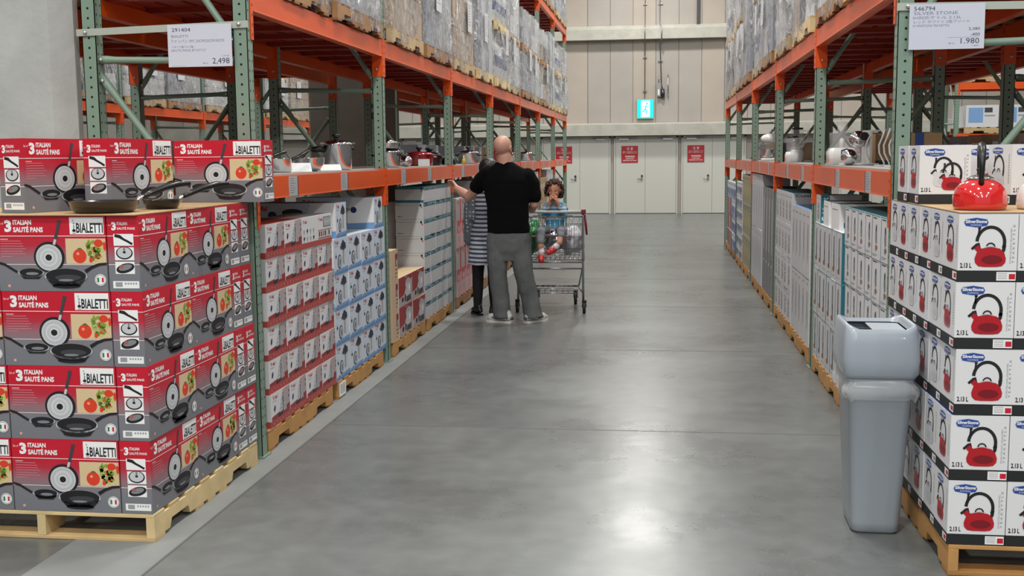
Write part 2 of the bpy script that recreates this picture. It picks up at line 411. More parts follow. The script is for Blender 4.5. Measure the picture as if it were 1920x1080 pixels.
def beam_proto(side, kind):
    """beam along +Y from y=PW to PITCHB, origin at aisle near corner of post, z=0 is beam top; kind: 'price','plain','rear'"""
    k = (side, kind)
    if k in BM: return BM[k]
    s = side; e = empty('shelf_beam'); hB = .12
    b = MB(); b.box(-s*.004, PW, -hB, s*.042, PITCHB, 0, orange); b.box(s*.018, PW, -.001, s*.042, PITCHB, .0005, orange)
    b.box(s*.042, PW, -hB, s*.058, PITCHB, -.035, orange)
    if kind != 'rear': b.box(-s*.006, PW+.02, -hB-.0005, s*.02, PITCHB-.02, -hB+.006, M('beam_lip', (235, 110, 60), .3))
    b.build('beam_body', e)
    c = MB()   # far connector wraps the near face of the next post
    c.box(-s*.007, PITCHB-.004, -.27, s*PW, PITCHB-.0015, .012, orange); c.box(-s*.007, PITCHB-.004, -.27, -s*.0015, PITCHB+.034, .012, orange)
    c.ball((s*.042, PITCHB-.006, -.215), .010, bolt, 8, 6)
    for i in range(5): c.box(-s*.0075, PITCHB+.012, -.25+i*.05, -s*.007, PITCHB+.020, -.235+i*.05, hole)
    c.build('connector', e)
    c = MB()
    c.box(-s*.007, PW-.034, -.27, -s*.0015, PW+.004, .012, orange); c.box(-s*.007, PW+.0005, -.27, s*.05, PW+.004, -.12, orange)
    for i in range(5): c.box(-s*.0075, PW-.018, -.25+i*.05, -s*.007, PW-.010, -.235+i*.05, hole)
    c.build('connector', e)
    if kind == 'price':
        for yy in (.56, 1.62):
            c = MB(); c.box(-s*.0042, yy, -.117, -s*.007, yy+.16, -.004, cardm); c.box(-s*.007, yy+.150, -.117, -s*.0085, yy+.160, -.004, plastic_edge)
            a = Art(c, (-s*.0071, yy+.15 if s > 0 else yy, -.004), (0, -1 if s > 0 else 1, 0), (0,0,-1), (-s, 0, 0), .15, .113)
            gi = M('grey_ink', (120, 124, 132), .5)
            for q in range(7): a.rect(.12, .10+q*.12, random.uniform(.5, .9), .125+q*.12, gi)
            c.build('price_card', e)
    BM[k] = Kind(e); return BM[k]
def deck_protos():
    ply = M('shelf_board', (165, 165, 160), .6, var=.08, vscale=2); plyd = M('board_edge', (110, 96, 80), .8)
    b = MB(); b.box(.045, PW, 0, DEPTH-.045, PITCHB, .012, ply); b.box(.05, PW+.01, -.006, DEPTH-.05, PITCHB-.01, 0, plyd)
    A = b.build('shelf_panel')
    e = empty('cross_bar_deck')
    for i in range(6):
        y = .2+i*(PITCHB-.3)/5; b = MB(); b.box(.02, y-.03, -.035, DEPTH-.02, y+.03, 0, orange_d); b.box(.02, y-.05, -.005, DEPTH-.02, y+.05, 0, orange_d); b.build('cross_bar', e)
    b = MB()
    for i in range(5): b.box(.06+i*.16, PW+.008, -.004, .06+i*.16+.13, PITCHB-.008, .004, orange_d)
    b.build('deck_sheet', e)
    return Kind(A), Kind(e)
SHELF, DECK = deck_protos()
LV1, LV2 = 1.502, 2.482
def row(xf, side, y0, bays, levels, where, price=True, boards=(1,), fh=5.6, rot=None, skip=()):
    """run of racking; rot: (pivot) turns the whole row 90 deg about its origin"""
    def T(x, y):
        return (xf+x, y0+y) if rot is None else (rot[0]-y, rot[1]+x)
    rz = 0 if rot is None else PI/2
    for k in range(bays+1):
        if k in skip and (k-1 in skip or k == 0): continue
        x, y = T(0, k*PITCHB)
        frame_proto(side, fh).put((x, y, 0), rz, 'green rack frame, %s one of the %s' % (ORD[k], where), 'upright frames of the '+where, 'rack frame')
    for k in range(bays):
        if k in skip: continue
        for li, z in enumerate(levels):
            lvn = ['eye-level shelf', 'upper pallet level', 'third level'][li]
            x, y = T(0, k*PITCHB)
            beam_proto(side, 'price' if (price and li == 0) else 'plain').put((x, y, z), rz, 'orange front beam, %s, %s bay, %s' % (lvn, ORD[k], where), 'front beams of the '+where, 'shelf beam')
            x, y = T(side*DEPTH, k*PITCHB)
            beam_proto(-side, 'rear').put((x, y, z), rz, 'orange rear beam, %s, %s bay, %s' % (lvn, ORD[k], where), 'rear beams of the '+where, 'shelf beam')
            x, y = T(0 if side > 0 else -DEPTH, k*PITCHB)
            if li in boards: DECK.put((x, y, z-.004), rz, 'orange cross bar deck, %s, %s bay, %s' % (lvn, ORD[k], where), 'decks of the '+where, 'rack deck')
            else: SHELF.put((x, y, z), rz, 'grey shelf board, %s bay, %s' % (ORD[k], where), 'shelf boards of the '+where, 'shelf board')
XL, XR, Y1 = -2.104, 1.118, 5.62
row(XL, -1, Y1, 7, (LV1, LV2, 4.38), 'left rack', boards=(1, 2))
row(XL-DEPTH-.40-DEPTH, 1, Y1+.35, 6, (LV1, LV2), 'rack behind the left rack', price=False, skip=(2,))
row(XR, 1, Y1, 5, (LV1, LV2), 'right rack', fh=4.12)
row(XR+2*DEPTH+.40, -1, Y1, 4, (LV1, LV2), 'rack behind the right rack', price=False)
row(-7.35, -1, Y1+.6, 6, (LV1, 2.36), 'far left rack', price=False)
row(0, 1, 0, 3, (1.92, 2.85), 'cross rack beyond', price=False, boards=(0, 1), rot=(13.9, 21.6))
# ================================================================== PALLETS
def pallet_proto(name, col, col2):
    wood = M(name+'_a', col, .75, var=.14, vscale=9); wood2 = M(name+'_b', col2, .8, var=.18, vscale=7)
    b = MB(); W, L, H = 1.016, 1.219, .121
    prof = [(0, .016), (.15, .016), (.17, .055), (.34, .055), (.36, .016), (.86, .016), (.88, .055), (1.05, .055), (1.07, .016), (1.219, .016), (1.219, .105), (0, .105)]
    for xc in (-W/2+.019, 0, W/2-.019): b.prism([(y-L/2, z) for y, z in prof], xc-.019, xc+.019, wood)
    ys = [0, .15, .32, .49, .66, .83, 1.0, 1.117]
    for i, y in enumerate(ys):
        wd = .10; b.box(-W/2, y-L/2, .105, W/2, min(y+wd, L)-L/2, H, wood2 if i % 2 else wood)
    for y, wd in ((0, .10), (.42, .09), (.56, .09), (.70, .09), (1.119, .10)): b.box(-W/2, y-L/2, 0.001, W/2, y+wd-L/2, .016, wood2)
    return b.build('pallet', bevel=.002)
PAL_PINE = Kind(pallet_proto('pine', (214, 190, 142), (202, 172, 122)))
PAL_OR = Kind(pallet_proto('orange_wood', (190, 142, 84), (172, 124, 70)))
PAL_DK = Kind(pallet_proto('dark_wood', (160, 118, 78), (136, 98, 66)))
GP = 'wooden pallets on the floor'

# ================================================================== PRINTED CARTONS
white = M('carton_white', (222, 222, 224), .42); cardb = M('cardboard', (176, 146, 106), .75, var=.08, vscale=5)
ink = M('black_ink', (24, 24, 28), .45); wht = M('print_white', (238, 238, 238), .42); redp = M('print_red', (196, 26, 48), .38)
greyp = M('print_grey', (128, 130, 136), .4); silver = M('print_silver', (196, 198, 202), .35); dkgrey = M('print_darkgrey', (62, 62, 68), .4)
beige = M('print_beige', (214, 190, 150), .42); tomato = M('print_tomato', (216, 62, 36), .38); leafg = M('print_leaf', (132, 158, 58), .42); leafd = M('print_leaf_dark', (74, 104, 44), .45)
barc = M('barcode_grey', (150, 152, 156), .45)
# ---- saute pan set carton
SL, SD, SH = .478, .1345, .3125
sg = zramp('saute_print', [(0, (116, 118, 124)), (.30, (122, 122, 128)), (.44, (146, 108, 116)), (.60, (178, 46, 64)), (.72, (192, 24, 46)), (1, (196, 22, 46))], SH)
def draw_long(a):
    a.rect(0, .262, 1, .270, wht, 1); a.rect(.0, .640, 1, .647, wht, 1)
    a.text('Set of', .015, .085, .065, .115, wht, 1); a.text('3', .075, .055, .140, .215, wht, 1, .05)
    a.text('ITALIAN', .155, .055, .325, .118, wht, 1, .04); a.text('SAUTÉ PANS', .155, .132, .430, .218, wht, 1, .04)
    # cooking picture on the right
    a.rect(.63, .30, .995, .635, beige, 1)
    R = random.Random(3)
    for i in range(60):
        q = R.random(); a.ell(.83+.15*q*R.uniform(.6, 1), .34+.26*R.random()*(1 if q > .2 else .7), R.uniform(.010, .024), R.uniform(.014, .034), (leafg, leafg, leafd, M('print_leaf_pale', (186, 196, 110), .42), tomato, leafg, beige)[i % 7], 2+(i % 3)*.3, 7, R.uniform(0, 3))
    a.ell(.93, .36, .04, .05, tomato, 3); a.ell(.985, .40, .012, .06, tomato, 3)
    a.ell(.755, .53, .062, .095, tomato, 3); a.ell(.74, .50, .014, .02, M('print_shine', (240, 150, 130), .4), 4); a.stroke([(.74, .44), (.76, .43), (.78, .45)], .02, leafd, 4)
    # standing pan
    a.stroke([(.535, .33), (.56, .20), (.585, .06)], [.045, .04, .05], dkgrey, 4); a.stroke([(.525, .38), (.54, .31)], .035, silver, 5)
    a.ell(.475, .545, .142, .205, ink, 3, 32); a.ell(.472, .55, .120, .175, silver, 4, 32)
    for i, (q, mm) in enumerate(((.86, M('alu_a', (184, 186, 190), .35)), (.70, M('alu_b', (206, 207, 210), .35)), (.54, M('alu_c', (190, 192, 196), .35)), (.36, M('alu_d', (210, 211, 214), .35)))): a.ell(.472, .55, .120*q, .175*q, mm, 5+i, 28)
    a.ell(.472, .55, .030, .042, ink, 10, 16)
    # small pan
    a.stroke([(0, .62), (.06, .645), (.12, .70), (.17, .745)], .032, ink, 5); a.ell(.30, .755, .118, .062, silver, 5, 24); a.ell(.30, .748, .110, .054, ink, 6, 24)
    a.poly([(.19, .77), (.41, .77), (.37, .835), (.23, .835)], ink, 5); a.ell(.31, .765, .06, .020, greyp, 7, 14)
    # large pan
    a.stroke([(.80, .735), (.86, .68), (.93, .64), (1, .63)], [.05, .04, .035, .03], ink, 5)
    a.ell(.62, .80, .196, .108, silver, 7, 28); a.ell(.62, .79, .186, .096, ink, 8, 28); a.poly([(.43, .82), (.81, .82), (.74, .93), (.5, .93)], ink, 7); a.ell(.62, .925, .13, .035, ink, 7, 18)
    a.ell(.64, .815, .12, .040, dkgrey, 9, 18); a.ell(.62, .85, .07, .016, greyp, 10, 14)
    # badge
    a.ell(.935, .845, .052, .078, wht, 6, 18); a.rect(.905, .815, .922, .875, M('flag_green', (40, 120, 70), .4), 7); a.rect(.947, .815, .964, .875, redp, 7)
    a.arc(.935, .845, .044, .066, 0, 2*PI, .006, greyp, 7, 14)
    # small print
    R = random.Random(5)
    a.rect(.03, .305, .10, .312, wht, 1)
    for i in range(7): a.rect(.03, .33+i*.034, .03+R.uniform(.10, .24), .336+i*.034, M('print_pinkish', (206, 150, 158), .4), 1)
    a.ell(.09, .93, .014, .02, M('print_peach', (220, 160, 150), .4), 1, 10)
    # maker's panel
    a.rect(.675, .02, .985, .245, wht, 1); a.text('BIALETTI', .735, .095, .978, .225, ink, 2, .025)
    a.ell(.715, .195, .017, .020, ink, 2, 10); a.rect(.710, .12, .720, .18, greyp, 2); a.ell(.715, .10, .008, .014, greyp, 2, 8); a.rect(.700, .225, .730, .235, greyp, 2); a.rect(.705, .05, .712, .075, greyp, 2)
def draw_short(a):
    a.rect(0, .262, 1, .270, wht, 1); a.rect(.0, .640, 1, .647, wht, 1)
    a.text('Set of', .05, .115, .13, .135, wht, 1); a.text('3', .15, .085, .30, .195, wht, 1, .05); a.text('ITALIAN', .33, .085, .66, .125, wht, 1, .02); a.text('SAUTÉ PANS', .33, .145, .90, .185, wht, 1, .02)
    a.rect(.20, .24, .84, .395, wht, 2); a.rect(.22, .415, .84, .585, wht, 2); a.rect(.22, .605, .84, .765, wht, 2)
    a.stroke([(.24, .26), (.40, .275), (.52, .31), (.66, .34), (.80, .375)], [.04, .045, .03, .03, .03], ink, 3)
    a.ell(.53, .49, .27, .085, ink, 3, 20); a.ell(.53, .485, .23, .072, silver, 4, 20); a.ell(.53, .48, .05, .016, ink, 5, 10); a.rect(.50, .415, .56, .47, greyp, 5)
    a.ell(.54, .69, .30, .062, ink, 3, 18, -.25); a.ell(.54, .68, .22, .038, greyp, 4, 16, -.25); a.ell(.42, .67, .07, .026, M('print_steak', (170, 90, 80), .4), 5, 10)
    a.rect(.12, .86, .96, .955, wht, 2); a.rect(.20, .875, .42, .935, barc, 3)
    for i in range(5): a.rect(.50+i*.085, .88, .55+i*.085, .905, barc, 3)
def saute_proto():
    b = MB(); b.box(-SL/2, -SD/2, 0, SL/2, SD/2, SH, sg)
    for f in ('-Y', '+Y'): draw_long(face_art(b, SL, SD, SH, f))
    for f in ('-X', '+X'): draw_short(face_art(b, SL, SD, SH, f))
    b.box(-SL/2+.002, -SD/2+.002, SH, SL/2-.002, SD/2-.002, SH+.0004, redp)
    return b.build('saute_pan_carton')
SAUTE = Kind(saute_proto())
px, py = -2.603, 4.304+.61
PAL_PINE.put((px, py, 0), 0, 'pale pine pallet under the stacked red saute pan cartons', None, 'pallet')
SG = 'red saute pan cartons on the left pallet'
XE = -2.098
for t in range(4):
    z = .1225+t*.3135; tn = tier(t, 4)
    y0 = 4.306; dx = jit(.004)
    xe = XE+dx-(.0 if t < 3 else .004); j3 = jit(.002)
    def sb(x, y, r, what): SAUTE.put((x, y+jit(.001), z), r+jit(.002), 'red saute pan carton, %s, %s' % (tn, what), SG, 'carton')
    sb(xe-SD/2, y0+SL/2, PI/2, 'at the front aisle corner of the stack')
    sb(xe-SD/2-.001, y0+SL*1.5+.003, PI/2, 'second along the aisle side')
    sb(xe-SL/2, y0+2*SL+.006+SD/2, 0, 'narrow end to the aisle, beyond the long ones')
    sb(xe-SL/2, y0+2*SL+.009+SD*1.5, 0, 'narrow end to the aisle beside the upright')
    sb(xe-SD-.005-SL/2, y0+SD/2, 0, 'long face to the camera next to the corner')
    sb(xe-SD-.010-SL*1.5, y0+SD/2, 0, 'cut by the left picture edge')
# top cartons, loosely set on a cardboard layer
zt = .1225+4*.3135
b = MB(); b.prism([(0,0),(.985,-.01),(.99,.55),(.975,1.20),(0,1.20)], 0, .004, cardb, 'XY')
tag(b.build('cardboard_sheet', loc=(-3.09, 4.295, zt)), 'brown cardboard sheet under the display frying pans', 'cardboard')
def corner_put(K, x, y, z, r, w, d, label, g):
    """place by the front-left bottom corner"""
    c, s_ = math.cos(r), math.sin(r)
    return K.put((x+c*w/2-s_*d/2, y+s_*w/2+c*d/2, z), r, label, g, 'carton')
corner_put(SAUTE, -2.645, 4.40, zt+.005, 1.30, SL, SD, 'red saute pan carton on the stack top, leftmost and turned to the corner', SG)
corner_put(SAUTE, -2.372, 4.62, zt+.005, 1.42, SL, SD, 'red saute pan carton on the stack top, between two others, behind the pan', SG)
corner_put(SAUTE, -2.462, 5.475, zt+.005, -.05, SL, SD, 'red saute pan carton on the stack top beside the green upright', SG)
# display pans
nonstick = M('nonstick_black', (16, 15, 16), .28, spec=.6); panbody = M('pan_outer', (26, 18, 17), .22, coat=.5); ferr = M('pan_ferrule', (190, 190, 188), .25, metal=1)
def frying_pan(R, h):
    e = empty('frying_pan')
    b = MB(); b.lathe([(0, 0), (R*.80, 0), (R*.88, .008), (R*.97, h*.7), (R, h), (R*1.015, h+.002), (R*.985, h+.001), (R*.95, h*.7), (R*.85, .012), (0, .008)], (0,0,0), panbody, 40); b.build('pan_bowl', e)
    b = MB(); b.lathe([(0, .0095), (R*.84, .0095), (R*.94, h*.7)], (0,0,0), nonstick, 40); b.build('nonstick_lining', e)
    b = MB(); b.tube([(R*.97, 0, h*.75), (R*1.08, 0, h+.006), (R*1.2, 0, h+.016)], [.012, .011, .010], ferr, 10, sx=1.3); b.build('ferrule', e)
    L0 = R*1.14; b = MB(); b.tube([(L0, 0, h+.010), (L0+.05, 0, h+.030), (L0+.11, 0, h+.052), (L0+.17, 0, h+.064), (L0+.225, 0, h+.066)], [.010, .013, .014, .015, .011], nonstick, 10, sx=1.3); b.build('handle', e)
    return e
p = frying_pan(.143, .046); p.location = (-2.325, 4.46, zt+.006); p.rotation_euler.z = .86
tag(p, 'large black frying pan lying on the cardboard sheet, nearest the camera', 'frying pan')
p = frying_pan(.082, .038); p.location = (-2.215, 4.775, zt+.006); p.rotation_euler.z = .80
tag(p, 'small black frying pan behind the large one on the cardboard', 'frying pan')

# ---- kettle cartons
KW, KD, KH, KB = .208, .204, .2075, .041
badge = M('badge_blue', (40, 72, 148), .38); badge_l = M('badge_edge', (150, 166, 206), .4); kred = M('kettle_print_red', (176, 22, 34), .35); kred2 = M('kettle_print_shade', (120, 14, 26), .35); blackstrip = M('tray_black', (26, 28, 30), .6)
kwh = M('kettle_print_white', (206, 208, 212), .4)
def hexa(a, x0, y0, x1, y1):
    m = (y0+y1)/2; h = y1-y0; xm = (x0+x1)/2
    for k_, d, mt in ((1, 0, badge_l), (2, .008, badge)):
        a.poly([(x0+d, m), (x0+.03+d*.6, y0+.17*h+d*.6), (xm, y0+d), (x1-.03-d*.6, y0+.17*h+d*.6), (x1-d, m), (x1-.03-d*.6, y1-.17*h-d*.6), (xm, y1-d), (x0+.03+d*.6, y1-.17*h-d*.6)], mt, k_)
    a.text('SilverStone', x0+.03, y0+.22*h, x1-.03, m+.06*h, wht, 3, .03); a.text('Cookware', x0+.28*(x1-x0), m+.14*h, x1-.28*(x1-x0), y1-.20*h, wht, 3)
def kettle_art(a, cx, by, s, sx, body, k=2):
    """kettle picture: centre cx, base by, size s, horizontal squeeze sx"""
    shade = kred2 if body is kred else silver
    X = lambda t: cx+t*s*sx; Y = lambda t: by-t*s
    a.arc(X(.0), Y(.62), .44*s*sx, .40*s, PI*1.02, PI*2.12, .085*s, ink, k, 18)
    a.stroke([(X(-.42), Y(.60)), (X(-.36), Y(.42)), (X(-.34), Y(.34))], .10*s, ink, k); a.stroke([(X(.44), Y(.55)), (X(.42), Y(.42)), (X(.36), Y(.34))], .09*s, ink, k)
    a.stroke([(X(-.37), Y(1.0)), (X(-.40), Y(.80))], .05*s, ink, k); a.stroke([(X(-.42), Y(1.0)), (X(-.32), Y(1.0))], .05*s, ink, k)
    a.stroke([(X(-.46), Y(.50)), (X(-.30), Y(.36))], .14*s, body, k+1); a.stroke([(X(-.60), Y(.44)), (X(-.44), Y(.56))], .07*s, ink, k+1)
    pts = [(-.48, .10), (-.50, .20), (-.44, .34), (-.30, .44), (0, .48), (.30, .44), (.44, .34), (.50, .20), (.48, .10), (.38, .02), (.2, 0), (-.2, 0), (-.38, .02)]
    a.poly([(X(x), Y(y*1.10-.03)) for x, y in pts], body, k+2)
    a.ell(X(.05), Y(.16), .34*s*sx, .12*s, shade, k+3, 18); a.arc(X(0), Y(.47), .20*s*sx, .045*s, PI, 2*PI, .03*s, silver, k+4, 8); a.arc(X(0), Y(.50), .13*s*sx, .10*s, PI, 2*PI, .035*s, ink, k+4, 8)
def kettle_front(a, two=False, body=None):
    body = body or kred
    hexa(a, .08, .06, .50, .24)
    if two: kettle_art(a, .47, .83, .56, .72, kwh, 2); kettle_art(a, .64, .90, .52, .78, kred, 7)
    else: kettle_art(a, .545, .915, .67, .79, body, 2)
    a.text('2.13 L', .04, .865, .235, .955, ink, 1, .035)
    a.text('PORCELAIN ENAMEL', .872, .24, .900, .87, barc, 1, 0, 1); a.text('T E A K E T T L E', .915, .19, .950, .87, greyp, 1, 0, 1)
def kettle_side(a, body):
    hexa(a, .16, .05, .62, .20); kettle_art(a, .46, .86, .62, .74, body, 2)
    pass
    for i in range(12): a.rect(.86, .2+i*.05, .90, .225+i*.05, barc, 1)
def kettle_carton(kind):
    b = MB(); H = KH+KB
    b.box(-KW/2, -KD/2, KB, KW/2, KD/2, H, white)
    if kind != 'topset': b.box(-KW/2-.0012, -KD/2-.0012, 0, KW/2+.0012, KD/2+.0012, KB, blackstrip)
    else: b.box(-KW/2, -KD/2, 0, KW/2, KD/2, KB, blackstrip)
    b.box(-KW/2+.002, -KD/2+.002, H, KW/2-.002, KD/2-.002, H+.0006, badge)
    kettle_front(face_art(b, KW, KD, KH, '-Y', KB), kind == 'two', kwh if kind == 'white' else kred)
    kettle_side(face_art(b, KW, KD, KH, '-X', KB), kwh if kind == 'white' else kred); kettle_side(face_art(b, KW, KD, KH, '+X', KB), kred)
    a = face_art(b, KW, KD+.003, KB, '-Y', 0); a.rect(.66, .12, .985, .90, wht, 1)
    for i in range(4): a.rect(.68, .22+i*.16, .84, .27+i*.16, barc, 2)
    if kind != 'white': a.rect(.87, .30, .975, .78, redp, 2)
    a = face_art(b, KW+.003, KD, KB, '-X', 0); a.rect(.70, .15, .98, .85, wht, 1); a.rect(.80, .3, .95, .7, redp if kind != 'white' else barc, 2)
    return b.build('kettle_carton')
KR = Kind(kettle_carton('red')); KWH = Kind(kettle_carton('white')); K2 = Kind(kettle_carton('two'))
PAL_OR.put((1.092+.508, 4.27+.61, 0), 0, 'orange-brown pallet under the stacked white kettle cartons', None, 'pallet')
KG = 'white kettle cartons on the right pallet'
for t in range(5):
    z = .1225+t*.2505; tn = tier(t, 5); off = jit(.004)
    for i in range(6):
        cx = 1.090+KW/2+off; cyy = 4.276+KD/2+i*(KD+.001)
        lab = 'white kettle carton with black base strip, %s, %s' % (tn, 'front corner by the bin' if i == 0 else ORD[i]+' along the aisle side')
        if t == 4 and i > 4: pass
        (KWH if (i % 2 == 1) else KR).put((cx+jit(.002), cyy, z), jit(.006), lab, KG, 'carton')
    for j in (1, 2, 3):
        KR.put((1.090+KW/2+j*(KW+.002)+off, 4.276+KD/2, z), jit(.005), 'white kettle carton, %s, %s' % (tn, ORD[j]+' from the aisle corner on the front'), KG, 'carton')
zk = .1225+5*.2505
K2.put((1.200, 5.070, zk+.005), -.01, 'white carton with two kettles pictured, on top of the stack', KG, 'carton')
KR.put((1.196, 5.280, zk+.005), 0, 'white kettle carton on top of the stack against the green upright', KG, 'carton')
KR.put((1.440, 5.275, zk+.005), .0, 'white kettle carton on top of the stack behind the red kettle handle', KG, 'carton')
corner_put(KWH, 1.437, 4.86, zk+.005, .18, KW, KD, 'white kettle carton turned at an angle on the stack top', KG)
b = MB(); b.box(0, 0, 0, .64, 1.20, .004, cardb)
tag(b.build('cardboard_sheet', loc=(1.092, 4.285, zk)), 'brown cardboard sheet under the display kettles', 'cardboard')
enr = M('kettle_enamel', (206, 22, 20), .10, spec=.7, coat=1.0); blkpl = M('black_plastic', (22, 23, 26), .32); chrome = M('chrome', (214, 214, 216), .09, metal=1)
enw = M('kettle_enamel_cream', (232, 230, 224), .10, coat=1.0)
def tea_kettle(body):
    e = empty('tea_kettle')
    b = MB(); b.lathe([(0, 0), (.088, 0), (.094, .004), (.0975, .014), (.098, .03), (.096, .055), (.088, .080), (.073, .099), (.055, .110), (.046, .114)], (0,0,0), body, 48); b.build('kettle_body', e)
    b = MB(); b.lathe([(.046, .114), (.050, .118), (.046, .122), (.03, .130), (.012, .134), (0, .135)], (0,0,0), chrome, 36); b.build('lid', e)
    b = MB(); b.lathe([(.008, .133), (.008, .142), (.016, .148), (.015, .156), (0, .160)], (0,0,0), blkpl, 20); b.build('lid_knob', e)
    b = MB(); b.tube([(0, -.075, .085), (0, -.095, .107), (0, -.105, .118)], [.022, .016, .014], body, 14); b.build('spout', e)
    b = MB(); b.tube([(0, -.102, .114), (0, -.112, .126)], .017, blkpl, 14); b.tube([(0, -.108, .128), (0, -.098, .15)], .005, blkpl, 8); b.build('whistle', e)
    b = MB(); P = [(0, -.066, .095), (0, -.078, .13), (0, -.082, .165), (0, -.070, .205), (0, -.040, .232), (0, 0, .240), (0, .040, .232), (0, .070, .205), (0, .082, .165), (0, .078, .13), (0, .066, .095)]
    b.tube(P, [.011, .010, .011, .013, .015, .0155, .015, .013, .011, .010, .011], blkpl, 12, sx=1.15); b.build('handle', e)
    return e
k = tea_kettle(enr); k.location = (1.210, 4.47, zk+.005); k.rotation_euler.z = PI-.22
k.scale = (1, 1, 1)
tag(k, 'shiny red enamel whistling kettle with black handle on the carton stack', 'kettle')
k = tea_kettle(enw); k.location = (1.452, 4.50, zk+.005); k.rotation_euler.z = PI+.2
tag(k, 'cream enamel kettle at the right edge of the carton stack', 'kettle')
# ================================================================== CARTONS ON THE RACK PALLETS
def face_on(b, W, D, H, side, draw, z0=0):
    """draw the printed face that looks at the aisle; carton width W runs along Y, depth D along X"""
    draw(face_art(b, D, W, H, '+X' if side < 0 else '-X', z0))
def carton(name, W, D, H, side, draw=None, near=None, body=white, top=None, strip=None, jitter=0):
    b = MB(); b.box(-D/2, -W/2, 0, D/2, W/2, H, body)
    if top: b.box(-D/2+.001, -W/2+.001, H, D/2-.001, W/2-.001, H+.0006, top)
    if draw: face_on(b, W, D, H, side, draw)
    if near: near(face_art(b, D, W, H, '-Y'))
    return Kind(b.build(name))
redm = M('stock_red', (150, 44, 50), .42); redl = M('stock_red_light', (176, 76, 70), .45); pinkg = M('print_pinkgrey', (178, 164, 164), .45)
navy = M('print_navy', (40, 44, 92), .45); tred = M('tfal_red', (186, 40, 52), .45); blu1 = M('pot_blue_light', (206, 218, 232), .38); blu2 = M('pot_blue', (120, 160, 206), .4); blu3 = M('pot_blue_mid', (92, 138, 190), .4)
teal = M('print_teal', (36, 118, 136), .42); teal2 = M('print_teal_light', (110, 168, 180), .42); tan = M('print_tan', (196, 170, 140), .5); maroon = M('print_maroon', (130, 36, 44), .45); offw = M('print_offwhite', (206, 206, 208), .45)
brownp = M('print_brown', (150, 104, 62), .5); dkp = M('print_dark', (46, 46, 50), .45); grl = M('print_lightgrey', (172, 174, 178), .45); blk = M('print_black', (22, 23, 28), .45); rosep = M('print_rose', (214, 160, 160), .5)
def draw_steamer(a):          # white/red carton with a tower of steel pots
    a.rect(0, .80, 1, 1, redl, 1); a.poly([(0,.70),(.35,.66),(.7,.60),(1,.55),(1,.80),(0,.80)], redm, 1); a.poly([(.62,.04),(1,.0),(1,.56),(.62,.62)], pinkg, 0)
    a.rect(.0, 0, .02, .80, wht, 3)
    a.text('T-fal', .10, .09, .34, .19, tred, 2, .02); a.rect(.10, .24, .30, .255, barc, 2)
    a.ell(.19, .47, .04, .10, navy, 2, 10, .4)
    for i, (w_, y) in enumerate(((.07, .22), (.10, .32), (.14, .44), (.18, .57))):
        a.rect(.62-w_, y, .62+w_, y+.13, silver, 3); a.ell(.62, y, w_, .025, grl, 4, 12); a.rect(.60, y+.02, .64, y+.12, navy, 4); a.rect(.62+w_*.5, y+.02, .62+w_*.72, y+.12, greyp, 4)
    a.stroke([(.62,.20),(.62,.12)], .04, dkp, 4); a.poly([(.38,.70),(.60,.66),(.58,.76),(.40,.80)], dkp, 5)
    R = random.Random(2)
    for i in range(12): a.ell(.05+i*.08, .90+R.uniform(-.02, .02), .015, .025, (maroon, rosep)[i % 2], 2, 6)
    a.ell(.95, .18, .02, .05, navy, 3, 6); a.ell(.95, .34, .02, .05, navy, 3, 6)
def near_steamer(a):
    a.rect(0, .82, 1, 1, redl, 1); a.stroke([(.62,.46),(.75,.44),(.72,.50),(.88,.47)], .03, navy, 1)
def draw_parts(a):
    a.rect(0, .82, 1, 1, redl, 1); a.text('T-fal', .10, .10, .36, .20, tred, 2, .02)
    for i in range(2):
        for j in range(4): a.ell(.18+j*.20, .44+i*.24, .045, .06, navy if (i+j) % 3 == 1 else grl, 2, 10); a.rect(.17+j*.20, .49+i*.24, .19+j*.20, .57+i*.24, barc, 2)
def draw_parts2(a):
    a.rect(0, .82, 1, 1, redl, 1); a.text('T-fal', .10, .10, .36, .20, tred, 2, .02); a.rect(.42, .08, .92, .42, dkgrey, 2); a.rect(.44, .10, .90, .40, grl, 3)
    for j in range(3): a.ell(.55+j*.14, .25, .05, .07, silver, 4, 10)
    a.rect(.08, .50, .94, .52, redm, 2); a.rect(.08, .76, .94, .79, redm, 2)
    for j in range(6): a.rect(.12+j*.13, .55, .20+j*.13, .72, (redm, redm, greyp, dkp, silver, navy)[j], 2)
def draw_pcook(a):            # pressure cooker, pale blue carton
    a.rect(0, .0, .02, 1, wht, 3); a.poly([(0,.90),(.5,.86),(1,.84),(1,1),(0,1)], blu2, 1); a.poly([(0,.95),(1,.92),(1,1),(0,1)], blu3, 2)
    a.text('T-fal', .08, .06, .34, .16, tred, 2, .02); a.rect(.10, .20, .30, .215, barc, 2)
    a.ell(.68, .22, .17, .10, dkp, 3, 18); a.ell(.66, .14, .07, .07, navy, 4, 12); a.stroke([(.46,.26),(.56,.30),(.70,.34),(.86,.28)], .06, dkgrey, 4)
    a.rect(.62, .32, .80, .74, silver, 2); a.rect(.66, .34, .70, .74, greyp, 3); a.rect(.74, .34, .76, .74, wht, 3)
    a.ell(.40, .66, .13, .20, dkgrey, 4, 18, .2); a.ell(.41, .66, .10, .16, silver, 5, 18, .2); a.ell(.42, .67, .06, .10, greyp, 6, 14, .2)
    a.ell(.16, .50, .045, .05, navy, 3, 10); a.ell(.15, .40, .02, .03, rosep, 3, 8); a.ell(.22, .88, .03, .025, maroon, 3, 8)
